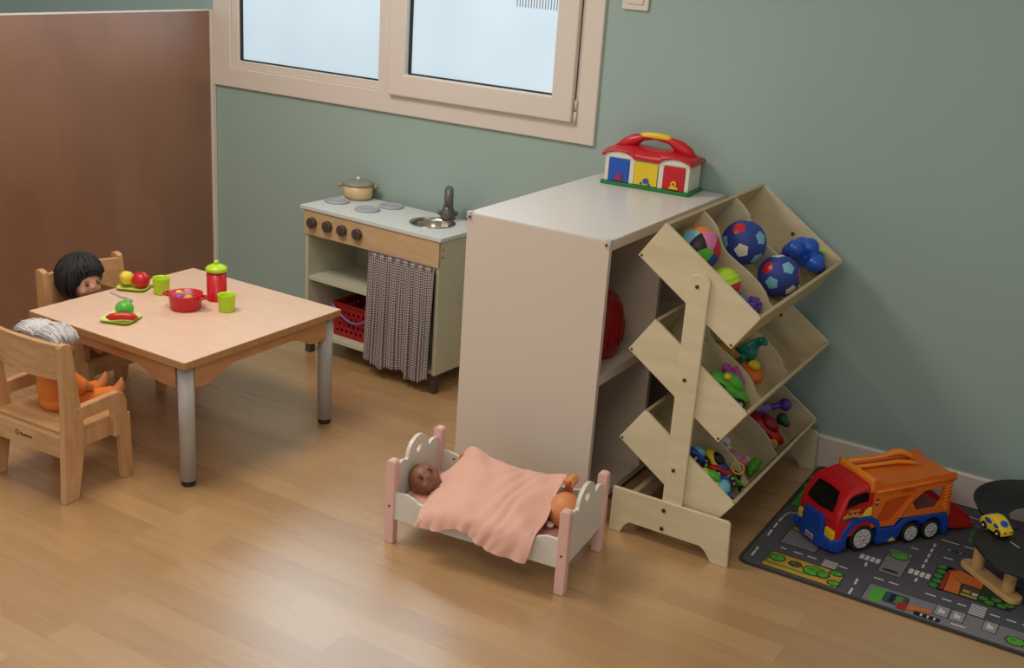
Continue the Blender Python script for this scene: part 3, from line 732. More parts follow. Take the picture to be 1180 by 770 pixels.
MB('yellow').tube([(HL*(.33+.35*k/8), HD/2-.005, .186+.0065*math.sin(PI*k/8)+.001) for k in range(9)], [.011]+[.0135]*7+[.011], 12).build('handle_grip', hd)

# ------------------------------------------------------------------ tilted bin rack
ANG = R(34.5); BA = [(-.322, .932), (-.322, .626), (-.322, .322)]
BY0, BY1 = -.948, -.088; BL, BH = .402, .140
RK = thing('toy_bin_rack', 'light plywood rack with three tilted toy bins beside the bookcase', 'toy rack', (0, 0, 0))
def bmx(A): return Matrix.Translation((A[0], 0, A[1])) @ Matrix.Rotation(ANG, 4, 'Y')   # local x = down the slope, z = out of the bin
def div_prof():
    P_ = [(.010, .008), (.390, .008), (.390, .066)]
    key = [(.390, .066), (.36, .072), (.335, .086), (.30, .094), (.25, .096), (.20, .092), (.16, .090), (.13, .096), (.105, .112), (.08, .128), (.05, .134), (.010, .136)]
    for (a, z0), (c, z1) in zip(key, key[1:]):
        for k in (1, 2, 3):
            t = k/3; s = t; P_.append((a+(c-a)*t, z0+(z1-z0)*s))
    return P_
for A in BA:
    mx = bmx(A)
    bn = bpy.data.objects.new('toy_bin', None); COL.objects.link(bn); bn.parent = RK
    for (y0, y1) in ((BY0, BY0+.012), (BY1-.012, BY1)):
        MB('ply').plate([(0, 0), (BL, 0), (BL, BH), (0, BH)], 'y', y0, y1, bev=.0015, mx=mx).build('end_panel', bn)
    MB('ply_edge').box(-.0005, .010, BY0+.001, BY1-.001, 0, BH, bev=.001, mx=mx).build('back_board', bn)
    MB('ply_edge').box(BL-.010, BL+.0005, BY0+.001, BY1-.001, 0, BH, bev=.001, mx=mx).build('front_board', bn)
    MB('ply_in').box(.01, BL-.01, BY0+.012, BY1-.012, 0, .008, mx=mx).build('bottom_board', bn)
    for y in (-.66, -.375): MB('ply').plate(div_prof(), 'y', y-.005, y+.005, mx=mx).build('divider', bn)
    sc_ = MB('brass')
    for (sx_, sz_) in ((.008, .008), (BL-.008, .010)): sc_.cyl((sx_, BY0-.0005, sz_), .0042, .003, 'y', 10, mx=mx)
    sc_.cyl((.205, BY1-.0125, .085), .007, .004, 'y', 12, mx=mx)
    sc_.build('screw', bn)
def foot_prof():
    return [(-.315, 0), (-.275, 0), (-.262, .030), (-.245, .045), (.0, .045), (.018, .035), (.045, 0), (.100, 0), (.092, .15), (.084, .157), (-.314, .157)]
post = [(-.145, .10), (-.076, .10), (-.076, .892)]+[(-.111+.035*math.cos(R(a)), .892+.022*math.sin(R(a))) for a in range(20, 170, 20)]+[(-.146, .892)]
for (ya, yb, yc) in ((-.972, -.960, -.948), (-.064, -.076, -.088)):
    fo = MB('ply').plate(foot_prof(), 'y', min(ya, ya+.001), ya+.012 if ya < -.5 else ya-.012, bev=.002).build('foot_board', RK)
    ps = MB('ply').plate(post, 'y', min(yb, yc), max(yb, yc), bev=.003).build('post', RK)
    yy = -.961 if ya < -.5 else -.063
    s_ = MB('brass', 'hole')
    for (x, z) in ((-.115, .876), (-.119, .575), (-.119, .268)): s_.cyl((x, yy, z), .006, .004, 'y', 14); s_.cyl((x, yy-.002, z), .003, .002, 'y', 6, mi=1)
    s_.build('screw', ps)
    s_ = MB('brass', 'hole'); y2 = yy-.012 if ya < -.5 else yy
    for (x, z) in ((-.130, .127), (-.130, .062)): s_.cyl((x, y2, z), .007, .004, 'y', 14); s_.cyl((x, y2-.002, z), .0035, .002, 'y', 6, mi=1)
    s_.build('screw', fo)
MB('ply').box(-.28, -.26, -.948, -.088, .06, .12, bev=.002).build('stretcher', RK)

# ------------------------------------------------------------------ toys in the bins
def inbin(k, e, y, h):
    return bmx(BA[k]) @ Vector((e, y, h))
CB = (Vector((.852, .519, .066)), Vector((-.223, .247, .943)), Vector((.473, -.819, .326)))
def bdir(a, c): return (CB[0]*a+CB[1]*c+CB[2]*math.sqrt(max(0, 1-a*a-c*c))).normalized()
def cell_ball(name, label, loc, r, cells):
    b = MB(*[m for _, m in cells]); t = bmesh.new(); bmesh.ops.create_icosphere(t, subdivisions=6, radius=r); D_ = [bdir(*d) if len(d) == 2 else Vector(d).normalized() for d, _ in cells]
    for f in t.faces:
        d = f.calc_center_median().normalized(); f.material_index = max(range(len(D_)), key=lambda k: d.dot(D_[k]))
    b._merge(t, None, True); o = b.build(name); o.location = loc; tag(o, label, 'ball'); return o
cell_ball('patchwork_ball', 'multicoloured patchwork ball with black, pink and blue panels in the top bin', inbin(0, .098, -.775, .080), .070,
          [((-.08, .2), 'black'), ((-.5, .62), 'lblue'), ((.38, .32), 'pinkp'), ((-.05, .93), 'orange'), ((.82, -.05), 'redp'), ((.5, -.62), 'navy'), ((.14, -.38), 'green'), ((-.9, .3), 'green'), ((-.6, -.5), 'redp'), ((-.47, .82, -.3), 'yellow'), ((-.2, .5, -.9), 'pinkp'), ((0, -.2, -1), 'lblue')])
def soccer(label, loc, r, patches):
    b = MB('navy', *[m for _, m in patches]); t = bmesh.new(); bmesh.ops.create_icosphere(t, subdivisions=7, radius=r)
    D_ = []
    for k, (d, m) in enumerate(patches):
        v = bdir(*d) if len(d) == 2 else Vector(d).normalized(); a = v.cross(Vector((.3, .2, 1))).normalized(); D_.append((v, a, v.cross(a), k*.5))
    for f in t.faces:
        d = f.calc_center_median().normalized()
        for i, (v, a, c, ph) in enumerate(D_):
            if d.dot(v) > .85:
                x, y = d.dot(a), d.dot(c)
                if max(x*math.cos(ph+k*2*PI/5)+y*math.sin(ph+k*2*PI/5) for k in range(5)) < .27: f.material_index = 1+i
    b._merge(t, None, True); o = b.build('foam_football'); o.location = loc; tag(o, label, 'ball', 'blue foam balls'); return o
soccer('blue foam football, the upper one in the top bin, red patch on its top', inbin(0, .150, -.49, .086), .075, [((-.37, .60), 'redp'), ((.62, .15), 'lblue'), ((-.28, -.42), 'ivory'), ((.5, -.75), 'lblue'), ((.2, .98), 'ivory'), ((-.95, 0), 'lblue'), ((-.47, .82, -.3), 'redp'), ((.5, .8, .2), 'ivory'), ((0, 0, -1), 'redp')])
soccer('blue foam football, the lower one, resting by the top bin front board', inbin(0, .308, -.465, .080), .070, [((-.70, .38), 'redp'), ((.25, .34), 'lblue'), ((-.52, -.38), 'lblue'), ((.93, -.02), 'redp'), ((.45, -.72), 'ivory'), ((-.1, .97), 'ivory'), ((-.47, .82, -.3), 'lblue'), ((0, 0, -1), 'redp')])
def ribbed(name, label, loc, r, m1, m2, rot):
    b = MB(m1, m2)
    pr = [(r*math.sin(R(q))*(1+.03*math.sin(R(q)*18)), -r*math.cos(R(q))) for q in range(0, 181, 4)]
    b.lathe(pr, mis=[1 if i < 21 else 0 for i in range(len(pr)-1)]); o = b.build(name); o.location = loc; o.rotation_euler = rot; tag(o, label, 'ball'); return o
ribbed('ribbed_ball', 'lime green and red ribbed ball below the patchwork ball', inbin(0, .232, -.775, .060), .050, 'lime', 'redp', (R(0), R(-25), R(0)))
def figure(name, label, cat, loc, parts, rot=(0, 0, 0), voxel=.0035):
    """parts: (part name, material, shapes)"""
    t = thing(name, label, cat, loc); t.rotation_euler = rot
    for (pn, m, shp) in parts: blob(pn, shp, m, t, voxel, 1)
    return t
spk = [('e', (0, 0, 0), .026)]+[('e', Vector((math.cos(a*2.4)*math.sin(b_), math.sin(a*2.4)*math.sin(b_), math.cos(b_)))*.027, .0065) for a, b_ in [(i, math.acos(1-2*(i+.5)/26)) for i in range(26)]]
figure('knobbly_ball', 'small purple knobbly ball low in the near compartment of the top bin', 'ball', inbin(0, .335, -.70, .040), [('ball_skin', 'purple', spk)], voxel=.003)
figure('knobbly_ball', 'pale lilac knobbly ball between the ribbed ball and the purple one', 'ball', inbin(0, .30, -.745, .036), [('ball_skin', 'purple_h', spk)], voxel=.003)
lob = [('e', (0, 0, 0), .032)]
for (x, y, z, r) in ((-.045, -.035, .025, .026), (-.02, .035, .03, .026), (.04, -.04, .01, .026), (.045, .03, .012, .025), (.0, -.005, .045, .027), (-.05, .0, .0, .024), (.062, -.005, -.005, .02)):
    lob += [('t', [(0, 0, 0), (x, y, z)], [.024, r*1.05]), ('e', (x, y, z), r*1.28)]
figure('octopus_toy', 'shiny blue lobed plastic toy at the far end of the top bin', 'toy', inbin(0, .300, -.185, .078), [('body', 'blue2', lob)], (0, R(20), R(20)))
figure('toy_ring', 'lime green toy piece behind the blue lobed toy', 'toy', inbin(0, .335, -.118, .09), [('body', 'lime', [('t', [(.03*math.cos(a*.6), 0, .03*math.sin(a*.6)) for a in range(0, 11)], [.011]*11)])], (0, 0, R(60)))
figure('pink_figure', 'pink and purple toy figure tucked under the blue lobed toy', 'toy', inbin(0, .245, -.235, .036), [('body', 'magenta', [('e', (0, 0, 0), (.025, .02, .018)), ('e', (.0, -.03, .008), .014)]), ('arm', 'pinkp', [('t', [(0, 0, 0), (-.03, -.03, .01)], [.008, .006])])])
# small toy vehicle
def toy_car(label, loc, rot, mb, mc, sc=1.0, grp=None, mw='black'):
    t = thing('toy_car', label, 'toy car', loc); t.rotation_euler = rot; t.scale = (sc, sc, sc)
    blob('car_body', [('e', (0, 0, .022), (.05, .026, .014)), ('e', (.022, 0, .022), (.03, .025, .013)), ('e', (-.022, 0, .024), (.03, .025, .014))], mb, t, .003, 1)
    blob('cabin', [('e', (-.004, 0, .036), (.027, .021, .016))], mc, t, .003, 1)
    for sx in (-1, 1):
        for sy in (-1, 1):
            MB(mw, 'hub').cyl((sx*.028, sy*.024, .012), .012, .01, 'y', 18, bev=.002).cyl((sx*.028, sy*.0295, .012), .006, .001, 'y', 12, mi=1).build('wheel', t)
    return t
S34 = ANG
toy_car('green toy car with yellow knob in the near compartment of the middle bin', inbin(1, .300, -.735, .010), (0, S34, R(35)), 'green', 'green', 1.6)
figure('toy_bead', 'small yellow toy ball resting on the green toy car', 'toy', inbin(1, .27, -.76, .085), [('body', 'yellow', [('e', (0, 0, 0), .012)])])
figure('magenta_creature', 'magenta curly toy creature beside the green toy car', 'toy', inbin(1, .265, -.685, .055), [('body', 'magenta', [('t', [(0, 0, -.03), (.01, -.01, 0), (-.01, 0, .02), (.015, .01, .025), (.03, .0, .005), (.045, .005, -.012)], [.013, .012, .011, .011, .011, .009]), ('e', (-.012, 0, .022), .016)])])
figure('dinosaur_rocker', 'teal dinosaur toy sitting on an orange and yellow base in the middle bin', 'toy', inbin(1, .285, -.50, .034),
       [('base', 'orange', [('e', (0, 0, 0), (.058, .042, .022)), ('e', (.035, -.01, -.004), (.03, .03, .018))]), ('saddle', 'yellow', [('e', (.012, -.004, .026), (.022, .024, .016))]),
        ('dinosaur', 'teal', [('e', (-.035, .005, .048), (.034, .027, .032)), ('t', [(-.035, .005, .065), (-.026, .012, .092), (-.014, .012, .110)], [.022, .017, .014]), ('e', (-.008, .008, .112), (.02, .012, .012)), ('t', [(-.05, 0, .035), (-.075, -.005, .03)], [.014, .006]), ('t', [(-.03, -.02, .03), (-.025, -.024, .008)], [.01, .009])])], (0, R(22), R(-15)))
figure('yellow_block', 'ochre yellow toy part behind the dinosaur rocker', 'toy', inbin(1, .175, -.545, .032), [('body', 'matyel', [('e', (0, 0, 0), (.04, .02, .024)), ('e', (.03, 0, .01), (.02, .018, .02))])], (0, R(30), R(20)))
# bottom bin, near compartment: heap
toy_car('blue toy car at the upper end of the heap in the bottom bin', inbin(2, .215, -.765, .030), (0, S34, R(60)), 'blue2', 'lblue', 1.05)
toy_car('yellow toy car with black top in the bottom bin heap', inbin(2, .262, -.715, .038), (R(10), S34+.2, R(20)), 'yellow', 'black', 1.05)
toy_car('red toy car in the middle of the bottom bin heap', inbin(2, .312, -.725, .034), (R(-15), S34-.2, R(50)), 'redp', 'navy', 1.05)
toy_car('lime green toy car lying along the near panel of the bottom bin', inbin(2, .300, -.805, .038), (0, S34, R(5)), 'lime', 'green', .95)
toy_car('green toy car nearest the bottom bin front board', inbin(2, .355, -.690, .020), (0, S34, R(70)), 'green', 'black', 1.1)
toy_car('blue toy car with white windows at the low corner of the bottom bin', inbin(2, .355, -.785, .036), (0, S34, R(-60)), 'blue2', 'lblue', 1.05)
figure('yellow_ring', 'thin yellow toy ring lying on the green toy car in the bottom bin', 'toy', inbin(2, .330, -.672, .082), [('body', 'yellow', [('t', [(.022*math.cos(a*.63), .022*math.sin(a*.63), 0) for a in range(11)], [.0035]*11)])], (R(30), R(30), 0), .0025)
# middle compartment
figure('white_teddy', 'off-white fluffy toy animal at the top of the bottom bin middle compartment', 'soft toy', inbin(2, .215, -.555, .035),
       [('body', 'whitecloth', [('e', (0, 0, 0), (.045, .04, .026)), ('e', (-.01, .035, .012), (.024, .024, .02)), ('e', (-.022, .05, .026), .008), ('e', (.006, .052, .026), .008), ('t', [(.02, -.02, 0), (.05, -.035, 0)], [.013, .011])])])
figure('pink_pig', 'pink toy animal with a red end in the bottom bin middle compartment', 'toy', inbin(2, .292, -.56, .034),
       [('body', 'pinkp', [('e', (0, 0, 0), (.04, .026, .024)), ('e', (.038, .0, .006), (.02, .02, .018)), ('t', [(-.01, -.015, -.01), (-.012, -.018, -.024)], [.009, .009]), ('t', [(.02, -.015, -.01), (.02, -.018, -.024)], [.009, .009])]), ('nose', 'redp', [('e', (-.042, -.008, 0), (.016, .02, .018))])], (0, R(25), R(15)))
figure('green_frog', 'green and white toy frog by the bottom bin front board', 'toy', inbin(2, .362, -.50, .030),
       [('body', 'green', [('e', (0, 0, 0), (.022, .03, .018)), ('e', (.0, .028, .01), (.018, .018, .016)), ('t', [(0, -.02, 0), (.012, -.042, -.006)], [.01, .008])]), ('head', 'ivory', [('e', (-.03, -.004, .01), (.013, .016, .015))])], (0, R(20), 0))
# far compartment
t = toy_car('large red toy car with yellow wheels in the bottom bin far compartment', inbin(2, .300, -.265, .012), (0, S34, R(20)), 'redp', 'redd', 1.6, mw='yellow')
figure('purple_elephant', 'purple toy elephant with round head in the bottom bin far compartment', 'toy', inbin(2, .235, -.215, .075),
       [('body', 'purple_h', [('e', (0, 0, 0), (.034, .028, .026)), ('e', (-.01, -.04, .01), .02)]), ('head', 'purple', [('e', (.065, .055, .012), .024), ('t', [(0, 0, 0), (.065, .055, .012)], [.012, .012])])])
figure('dark_green_cone', 'dark green toy cup on the red toy car in the bottom bin', 'toy', inbin(2, .312, -.20, .092), [('body', 'dgreen', [('e', (0, 0, 0), (.022, .022, .024)), ('t', [(0, 0, 0), (.02, -.01, -.01)], [.018, .014])])])

# ------------------------------------------------------------------ doll bed
BD = thing('doll_bed', 'white and pink wooden doll bed with scalloped boards', 'doll bed', (-.847, -1.496, 0), R(5.87))
BLn, BWd = .616, .330
def post_(x, y, h):
    b = MB('bedpink')
    w = .016
    pr = [(-w, 0), (w, 0), (w, h-.010), (w*.9, h-.005), (w*.55, h-.001), (0, h), (-w*.55, h-.001), (-w*.9, h-.005), (-w, h-.010)]
    b.plate([(x+a, z) for a, z in pr], 'y', y-.015, y+.015, bev=.003); return b.build('bed_post', BD)
for x, h in ((.0, .284), (BLn, .275)):
    for y in (0, BWd):
        po = post_(x+(.016 if x == 0 else -.016), y+(.015 if y == 0 else -.015), h)
        MB('brass').cyl((x+(.016 if x == 0 else -.016), y, .13), .004, .0024, 'y', 10).build('screw', po)
def heart(cx, cz, s):
    out = []
    for i in range(28):
        t = 2*PI*i/28
        out.append((cx+s*16*math.sin(t)**3/16, cz+s*(13*math.cos(t)-5*math.cos(2*t)-2*math.cos(3*t)-math.cos(4*t))/16))
    return out
def board(x0, x1, top):
    k = []
    y0, y1 = .028, BWd-.028; mid = BWd/2
    def arc(cy, cz, ry, rz, a0, a1, n=10): return [(cy+ry*math.cos(R(a0+(a1-a0)*i/n)), cz+rz*math.sin(R(a0+(a1-a0)*i/n))) for i in range(n+1)]
    sh = top-.055
    pts = [(y0, .085), (y1, .085), (y1, sh-.012)]+arc(y1-.035, sh-.014, .035, .018, 20, 150, 6)+arc(mid, sh-.004, .066, .058, 5, 175, 16)+arc(y0+.035, sh-.014, .035, .018, 30, 160, 6)+[(y0, sh-.012)]
    return MB('bedwhite').plate(pts, 'x', x0, x1, holes=[heart(mid, top-.043, .021)], bev=0)
board(.010, .022, .312).build('headboard', BD)
board(BLn-.022, BLn-.010, .300).build('footboard', BD)
def rail(y0, y1):
    x0, x1 = .030, BLn-.030; pts = [(x0, .085), (x1, .085)]; key = [(x1, .176), (x1-.04, .178), (x1-.07, .168), (x1-.085, .158), (x1-.10, .157)]
    L = [(x0+x1-a, z) for a, z in key][::-1]
    mid = [(x1-.14, .162), (x1-.20, .16), ((x0+x1)/2, .157), (x0+.20, .16), (x0+.14, .162)]
    return MB('bedwhite').plate(pts+key+mid+L, 'y', y0, y1)
rl = rail(.006, .018).build('side_rail', BD)
rl2 = MB('bedwhite').plate([(.030, .085), (BLn-.030, .085), (BLn-.030, .20)]+[(BLn-.030-.02*k, .20-.008*(k/3)**2) for k in range(1, 5)]+[(.11-.016*k, .186+.016*math.sin(k*.4)) for k in range(0, 5)]+[(.030, .202)], 'y', BWd-.018, BWd-.006).build('side_rail', BD)
MB('brass').cyl((.075, BWd-.019, .182), .0035, .002, 'y', 10).build('screw', rl2)
MB('bedwhite').box(.022, BLn-.022, .018, BWd-.018, .090, .098).build('bed_base', BD)
mt = MB('sheet').box(.024, BLn-.024, .020, BWd-.020, .0985, .128, bev=.008).build('mattress')
mt.parent = None; mt.matrix_world = Matrix.Translation((-.847, -1.496, 0)) @ Matrix.Rotation(R(5.87), 4, 'Z'); tag(mt, 'thin pink mattress lying in the doll bed', 'mattress')
bedM = (-.847, -1.496, 0); bedR = R(5.87)
def bl(p): return Matrix.Translation(bedM) @ Matrix.Rotation(bedR, 4, 'Z') @ Vector(p)
# doll 1 lying, head left
D = thing('lying_doll', 'brown-skinned bald baby doll lying on its back with head at the bed headboard', 'doll', bedM, bedR)
hc = Vector((.066, .130, .180)); fwd = Vector((.42, -.52, .62)).normalized(); upv = Vector((-.9, .25, .3)); upv = (upv-fwd*upv.dot(fwd)).normalized()
rt = fwd.cross(upv).normalized(); rot = Matrix((rt, fwd, upv)).transposed(); r = .053
sh = [('e', hc, (r*.93, r*1.0, r*1.02), rot), ('e', hc+fwd*r*.3-upv*r*.38, (r*.66, r*.6, r*.55), rot), ('e', hc+fwd*r*.98-upv*r*.15, (r*.12, r*.13, r*.12), rot),
      ('t', [tuple(hc-upv*.03), (.13, .15, .160)], [.022, .022]), ('e', (.19, .155, .162), (.07, .05, .033)), ('e', (.27, .16, .158), (.05, .05, .031))]
for s in (-1, 1):
    sh.append(('e', hc+rt*s*r*.93-upv*r*.08, (r*.08, r*.17, r*.22), rot)); sh.append(('e', hc+fwd*r*.62+rt*s*r*.38-upv*r*.36, (r*.3, r*.28, r*.28), rot))
    sh += [('t', [(.30, .16+s*.03, .158), (.37, .16+s*.055, .165), (.43, .16+s*.045, .150)], [.027, .024, .018]), ('e', (.445, .16+s*.045, .153), (.02, .014, .014))]
sh += [('t', [(.14, .19, .170), (.15, .235, .180), (.135, .262, .200)], [.019, .017, .014]), ('e', (.130, .268, .208), (.014, .011, .016))]
sh += [('t', [(.14, .11, .168), (.17, .085, .165), (.21, .08, .168)], [.018, .016, .013])]
blob('doll_body', sh, 'skin_brown', D, .0035)
face(D, hc, r*1.0, fwd, 'lip', .36, upv)
for k in range(4): MB('skin_orange').tube([(.128, .262+k*.0055-.004, .215), (.124, .262+k*.006-.004, .226), (.127, .262+k*.006-.004, .233)], [.0036, .0034, .0028], 8).build('finger', D)
# small striped pillow area behind head
b = MB('sheet'); b.box(.028, .115, .045, .285, .128, .142, bev=.006); o = b.build('doll_pillow'); o.location = bedM; o.rotation_euler = (0, 0, bedR); tag(o, 'small flat pink pillow under the bald doll head', 'pillow')
# doll 2 at the foot end
D = thing('lying_doll', 'orange-tan bald baby doll at the footboard, partly under the pink blanket', 'doll', bedM, bedR)
hc2 = Vector((.534, .175, .184)); r = .056
fw2 = Vector((-.5, -.1, -.85)); fw2.normalize()
sh = [('e', hc2, (r*.95, r*.98, r*1.0)), ('t', [(.53, .18, .16), (.47, .20, .155)], [.024, .024]), ('e', (.43, .22, .155), (.055, .04, .027)), ('e', hc2+Vector((-.020, -.046, .012)), (.007, .005, .010))]
sh += [('t', [(.49, .235, .170), (.508, .262, .21), (.517, .236, .246)], [.016, .015, .013])]
blob('doll_body', sh, 'skin_orange', D, .0035)
hb = [('e', (.520, .228, .258), (.018, .017, .015))]
for k in range(4):
    y = .212+k*.0105; hb.append(('t', [(.519, y, .268), (.532, y-.002, .272), (.541, y-.003, .263), (.537, y-.003, .253)], [.0064, .0064, .006, .0052]))
hb.append(('t', [(.508, .218, .262), (.514, .204, .270), (.526, .200, .268)], [.006, .006, .005]))
blob('hand', hb, 'skin_orange', D, .002, 1)
face(D, hc2, r, fw2, 'lip', .36, (1, 0, -.3))
b = MB('ivory'); b.lathe([(.010, -.006), (.014, 0), (.010, .006)], mx=Matrix.Translation((.505, .13, .148))); b.build('bib_button', D)
# blanket
rows = [[(.128, -.034, .108), (.195, -.036, .112), (.282, -.034, .140), (.336, -.036, .116), (.398, -.038, .098), (.502, -.036, .094)],
        [(.134, -.014, .142), (.2, -.012, .168), (.288, -.014, .182), (.367, -.012, .178), (.445, -.012, .174), (.515, -.012, .160)],
        [(.108, .09, .152), (.18, .09, .192), (.27, .09, .206), (.35, .09, .206), (.42, .09, .204), (.506, .09, .180)],
        [(.098, .19, .178), (.171, .19, .214), (.245, .19, .226), (.336, .19, .224), (.416, .19, .226), (.499, .19, .222)],
        [(.112, .262, .168), (.148, .285, .252), (.236, .28, .232), (.329, .28, .226), (.42, .28, .229), (.493, .272, .252)]]
def cr1(a, b_, c, d, t): return .5*((2*b_)+(-a+c)*t+(2*a-5*b_+4*c-d)*t*t+(-a+3*b_-3*c+d)*t**3)
def evalg(G, u, v):
    nr, nc = len(G), len(G[0]); fi = min(nr-1.0001, v*(nr-1)); fj = min(nc-1.0001, u*(nc-1)); i = int(fi); j = int(fj); ti = fi-i; tj = fj-j
    def g(a, c): return G[max(0, min(nr-1, a))][max(0, min(nc-1, c))]
    out = []
    for k in range(3):
        q = [cr1(*[g(i+di, j+dj)[k] for dj in (-1, 0, 1, 2)], tj) for di in (-1, 0, 1, 2)]
        out.append(cr1(*q, ti))
    return Vector(out)
bm = bmesh.new(); NU, NV = 110, 80; G = []
for j in range(NV+1):
    v = j/NV; row = []
    for i in range(NU+1):
        u = i/NU; p = evalg(rows, u, v)
        ed = min(1, min(u, 1-u, v, 1-v)*8)
        hgt = .0028*math.sin(26*u+9*v+2*math.sin(6*v))+.0022*math.sin(17*v-12*u+1.3)+.0018*math.sin(44*u-21*v+3*math.sin(9*u))
        hang = max(0, 1-v*4)
        p.z += hgt*(.4+.6*ed)*(1-hang*.6)
        p.y -= hang*(.004*math.sin(u*34)+.003*math.sin(u*61+1))
        p.x += .003*math.sin(v*15)*(1 if u < .05 or u > .95 else 0)
        row.append(bm.verts.new(p))
    G.append(row)
for j in range(NV):
    for i in range(NU):
        f = bm.faces.new([G[j][i], G[j][i+1], G[j+1][i+1], G[j+1][i]]); f.smooth = True
me = bpy.data.meshes.new('doll_blanket'); bm.to_mesh(me); bm.free(); me.materials.append(M['blanket'])
o = bpy.data.objects.new('doll_blanket', me); COL.objects.link(o); o.location = bedM; o.rotation_euler = (0, 0, bedR)
so = o.modifiers.new('s', 'SOLIDIFY'); so.thickness = .005; so.offset = 1
tag(o, 'salmon pink blanket draped over the dolls and hanging over the bed side', 'blanket')

# ------------------------------------------------------------------ road play mat
mats = ['matedge', 'asphalt', 'matwhite', 'matgrey', 'matgrey2', 'matgreen', 'matgreen2', 'matdk', 'matyel', 'matorange', 'matred', 'matblue', 'matblack', 'matbrown']
MI = {m: i for i, m in enumerate(mats)}
b = MB(*mats)
MX0, MX1, MY0, MY1 = .106, 1.75, -.908, -.022
b.plate(rrect(MX0, MX1, MY0, MY1, .035, 6), 'z', 0, .005, mi=0)
b.plate(rrect(MX0+.012, MX1-.012, MY0+.012, MY1-.012, .028, 6), 'z', .004, .0053, mi=1)
LZ = [.0053]
def shp(pts, m, lay=1):
    z = .0053+.00035*lay
    f = b.bm.faces.new([b.bm.verts.new((p[0], p[1], z)) for p in pts]); f.material_index = MI[m]; f.normal_update()
    if f.normal.z < 0: f.normal_flip()
def q4(x0, x1, y0, y1, m, lay=1): shp([(x0, y0), (x1, y0), (x1, y1), (x0, y1)], m, lay)
def ln(x0, y0, x1, y1, w, m, lay=2):
    d = Vector((x1-x0, y1-y0)); n = Vector((-d.y, d.x)).normalized()*w/2
    shp([(x0-n.x, y0-n.y), (x1-n.x, y1-n.y), (x1+n.x, y1+n.y), (x0+n.x, y0+n.y)], m, lay)
def tree(x, y, rx, ry, m='matgreen2', lay=4):
    rr = random.Random(int(x*1000+y*77)); n = 22
    o_ = [(x+(rx+.005)*math.cos(2*PI*i/n)*(1+.10*math.sin(i*2.4)), y+(ry+.005)*math.sin(2*PI*i/n)*(1+.10*math.sin(i*2.4))) for i in range(n)]
    i_ = [(x+rx*math.cos(2*PI*i/n)*(1+.10*math.sin(i*2.4)), y+ry*math.sin(2*PI*i/n)*(1+.10*math.sin(i*2.4))) for i in range(n)]
    shp(o_, 'matdk', lay); shp(i_, m, lay+1)
    shp([(x-.3*rx+rx*.35*math.cos(k), y+.25*ry+ry*.3*math.sin(k)) for k in [j*.63 for j in range(10)]], 'matgreen', lay+2)
# garden strip
q4(.178, .424, -.886, -.780, 'matdk', 1); q4(.182, .421, -.882, -.784, 'matyel', 2); q4(.182, .19, -.86, -.784, 'matgreen', 3); q4(.19, .33, -.862, -.853, 'matgreen', 3)
tree(.212, -.815, .022, .02); tree(.272, -.82, .018, .015, 'matbrown'); tree(.335, -.826, .032, .028); tree(.398, -.795, .018, .014); tree(.407, -.858, .017, .015); tree(.365, -.83, .016, .02, lay=7)
# dashes
for (x0, y0, x1, y1) in [(.139, -.854, .138, -.815), (.138, -.81, .137, -.786), (.136, -.691, .134, -.643), (.134, -.626, .133, -.584), (.133, -.569, .134, -.535), (.197, -.742, .218, -.742), (.243, -.743, .272, -.743), (.288, -.743, .318, -.743), (.391, -.742, .418, -.742),
                         (.464, -.891, .464, -.85), (.463, -.823, .462, -.783), (.460, -.690, .458, -.662), (.616, -.687, .616, -.661),
                         (.502, -.742, .532, -.742), (.548, -.741, .578, -.741), (.659, -.738, .69, -.738), (.708, -.738, .736, -.738), (.754, -.738, .78, -.738), (.848, -.739, .876, -.739), (.895, -.739, .923, -.739), (.94, -.739, .97, -.739), (.99, -.739, 1.02, -.739),
                         (.626, -.344, .683, -.344), (.657, -.465, .687, -.465), (.553, -.467, .576, -.467), (.71, -.465, .74, -.465), (.70, -.344, .74, -.344)]:
    ln(x0, y0, x1, y1, .007, 'matwhite')
for k in range(5): ln(.615, -.583+k*.042, .615, -.556+k*.042, .007, 'matwhite')
pts = [(.134, -.53), (.136, -.50), (.145, -.482), (.162, -.471), (.19, -.466), (.24, -.466)]
for p0, p1 in zip(pts, pts[1:]): ln(*p0, *p1, .005, 'matwhite')
# island by the truck, green patch, back road
shp([(.182, -.71), (.305, -.71), (.305, -.56), (.195, -.56), (.180, -.59)], 'matdk', 1); shp([(.185, -.706), (.3, -.706), (.3, -.563), (.198, -.563), (.185, -.59)], 'matgrey', 2)
tree(.205, -.585, .016, .013, 'matyel')
q4(.118, .26, -.425, -.245, 'matdk', 1); q4(.124, .255, -.418, -.262, 'matgreen', 2); tree(.135, -.232, .024, .028, 'matgreen'); tree(.172, -.245, .022, .022, 'matgreen'); tree(.165, -.392, .012, .01, 'matwhite')
q4(.108, .8, -.165, -.155, 'matgrey', 1); 
for k in range(7): ln(.125+k*.09, -.105, .165+k*.09, -.105, .006, 'matwhite')
for k in range(7): ln(.11+k*.09, -.145, .15+k*.09, -.145, .004, 'matwhite')
# crosswalks
for k in range(5): q4(.341, .386, -.772+k*.0095, -.7665+k*.0095, 'matwhite', 2)
for k in range(4): shp(rrect(.428+k*.017, .441+k*.017, -.648, -.615, .003, 2), 'matwhite', 2)
for k in range(4): shp(rrect(.583+k*.0175, .5965+k*.0175, -.645, -.61, .003, 2), 'matwhite', 2)
for k in range(6): q4(.791, .836, -.774+k*.0115, -.7675+k*.0115, 'matwhite', 2)
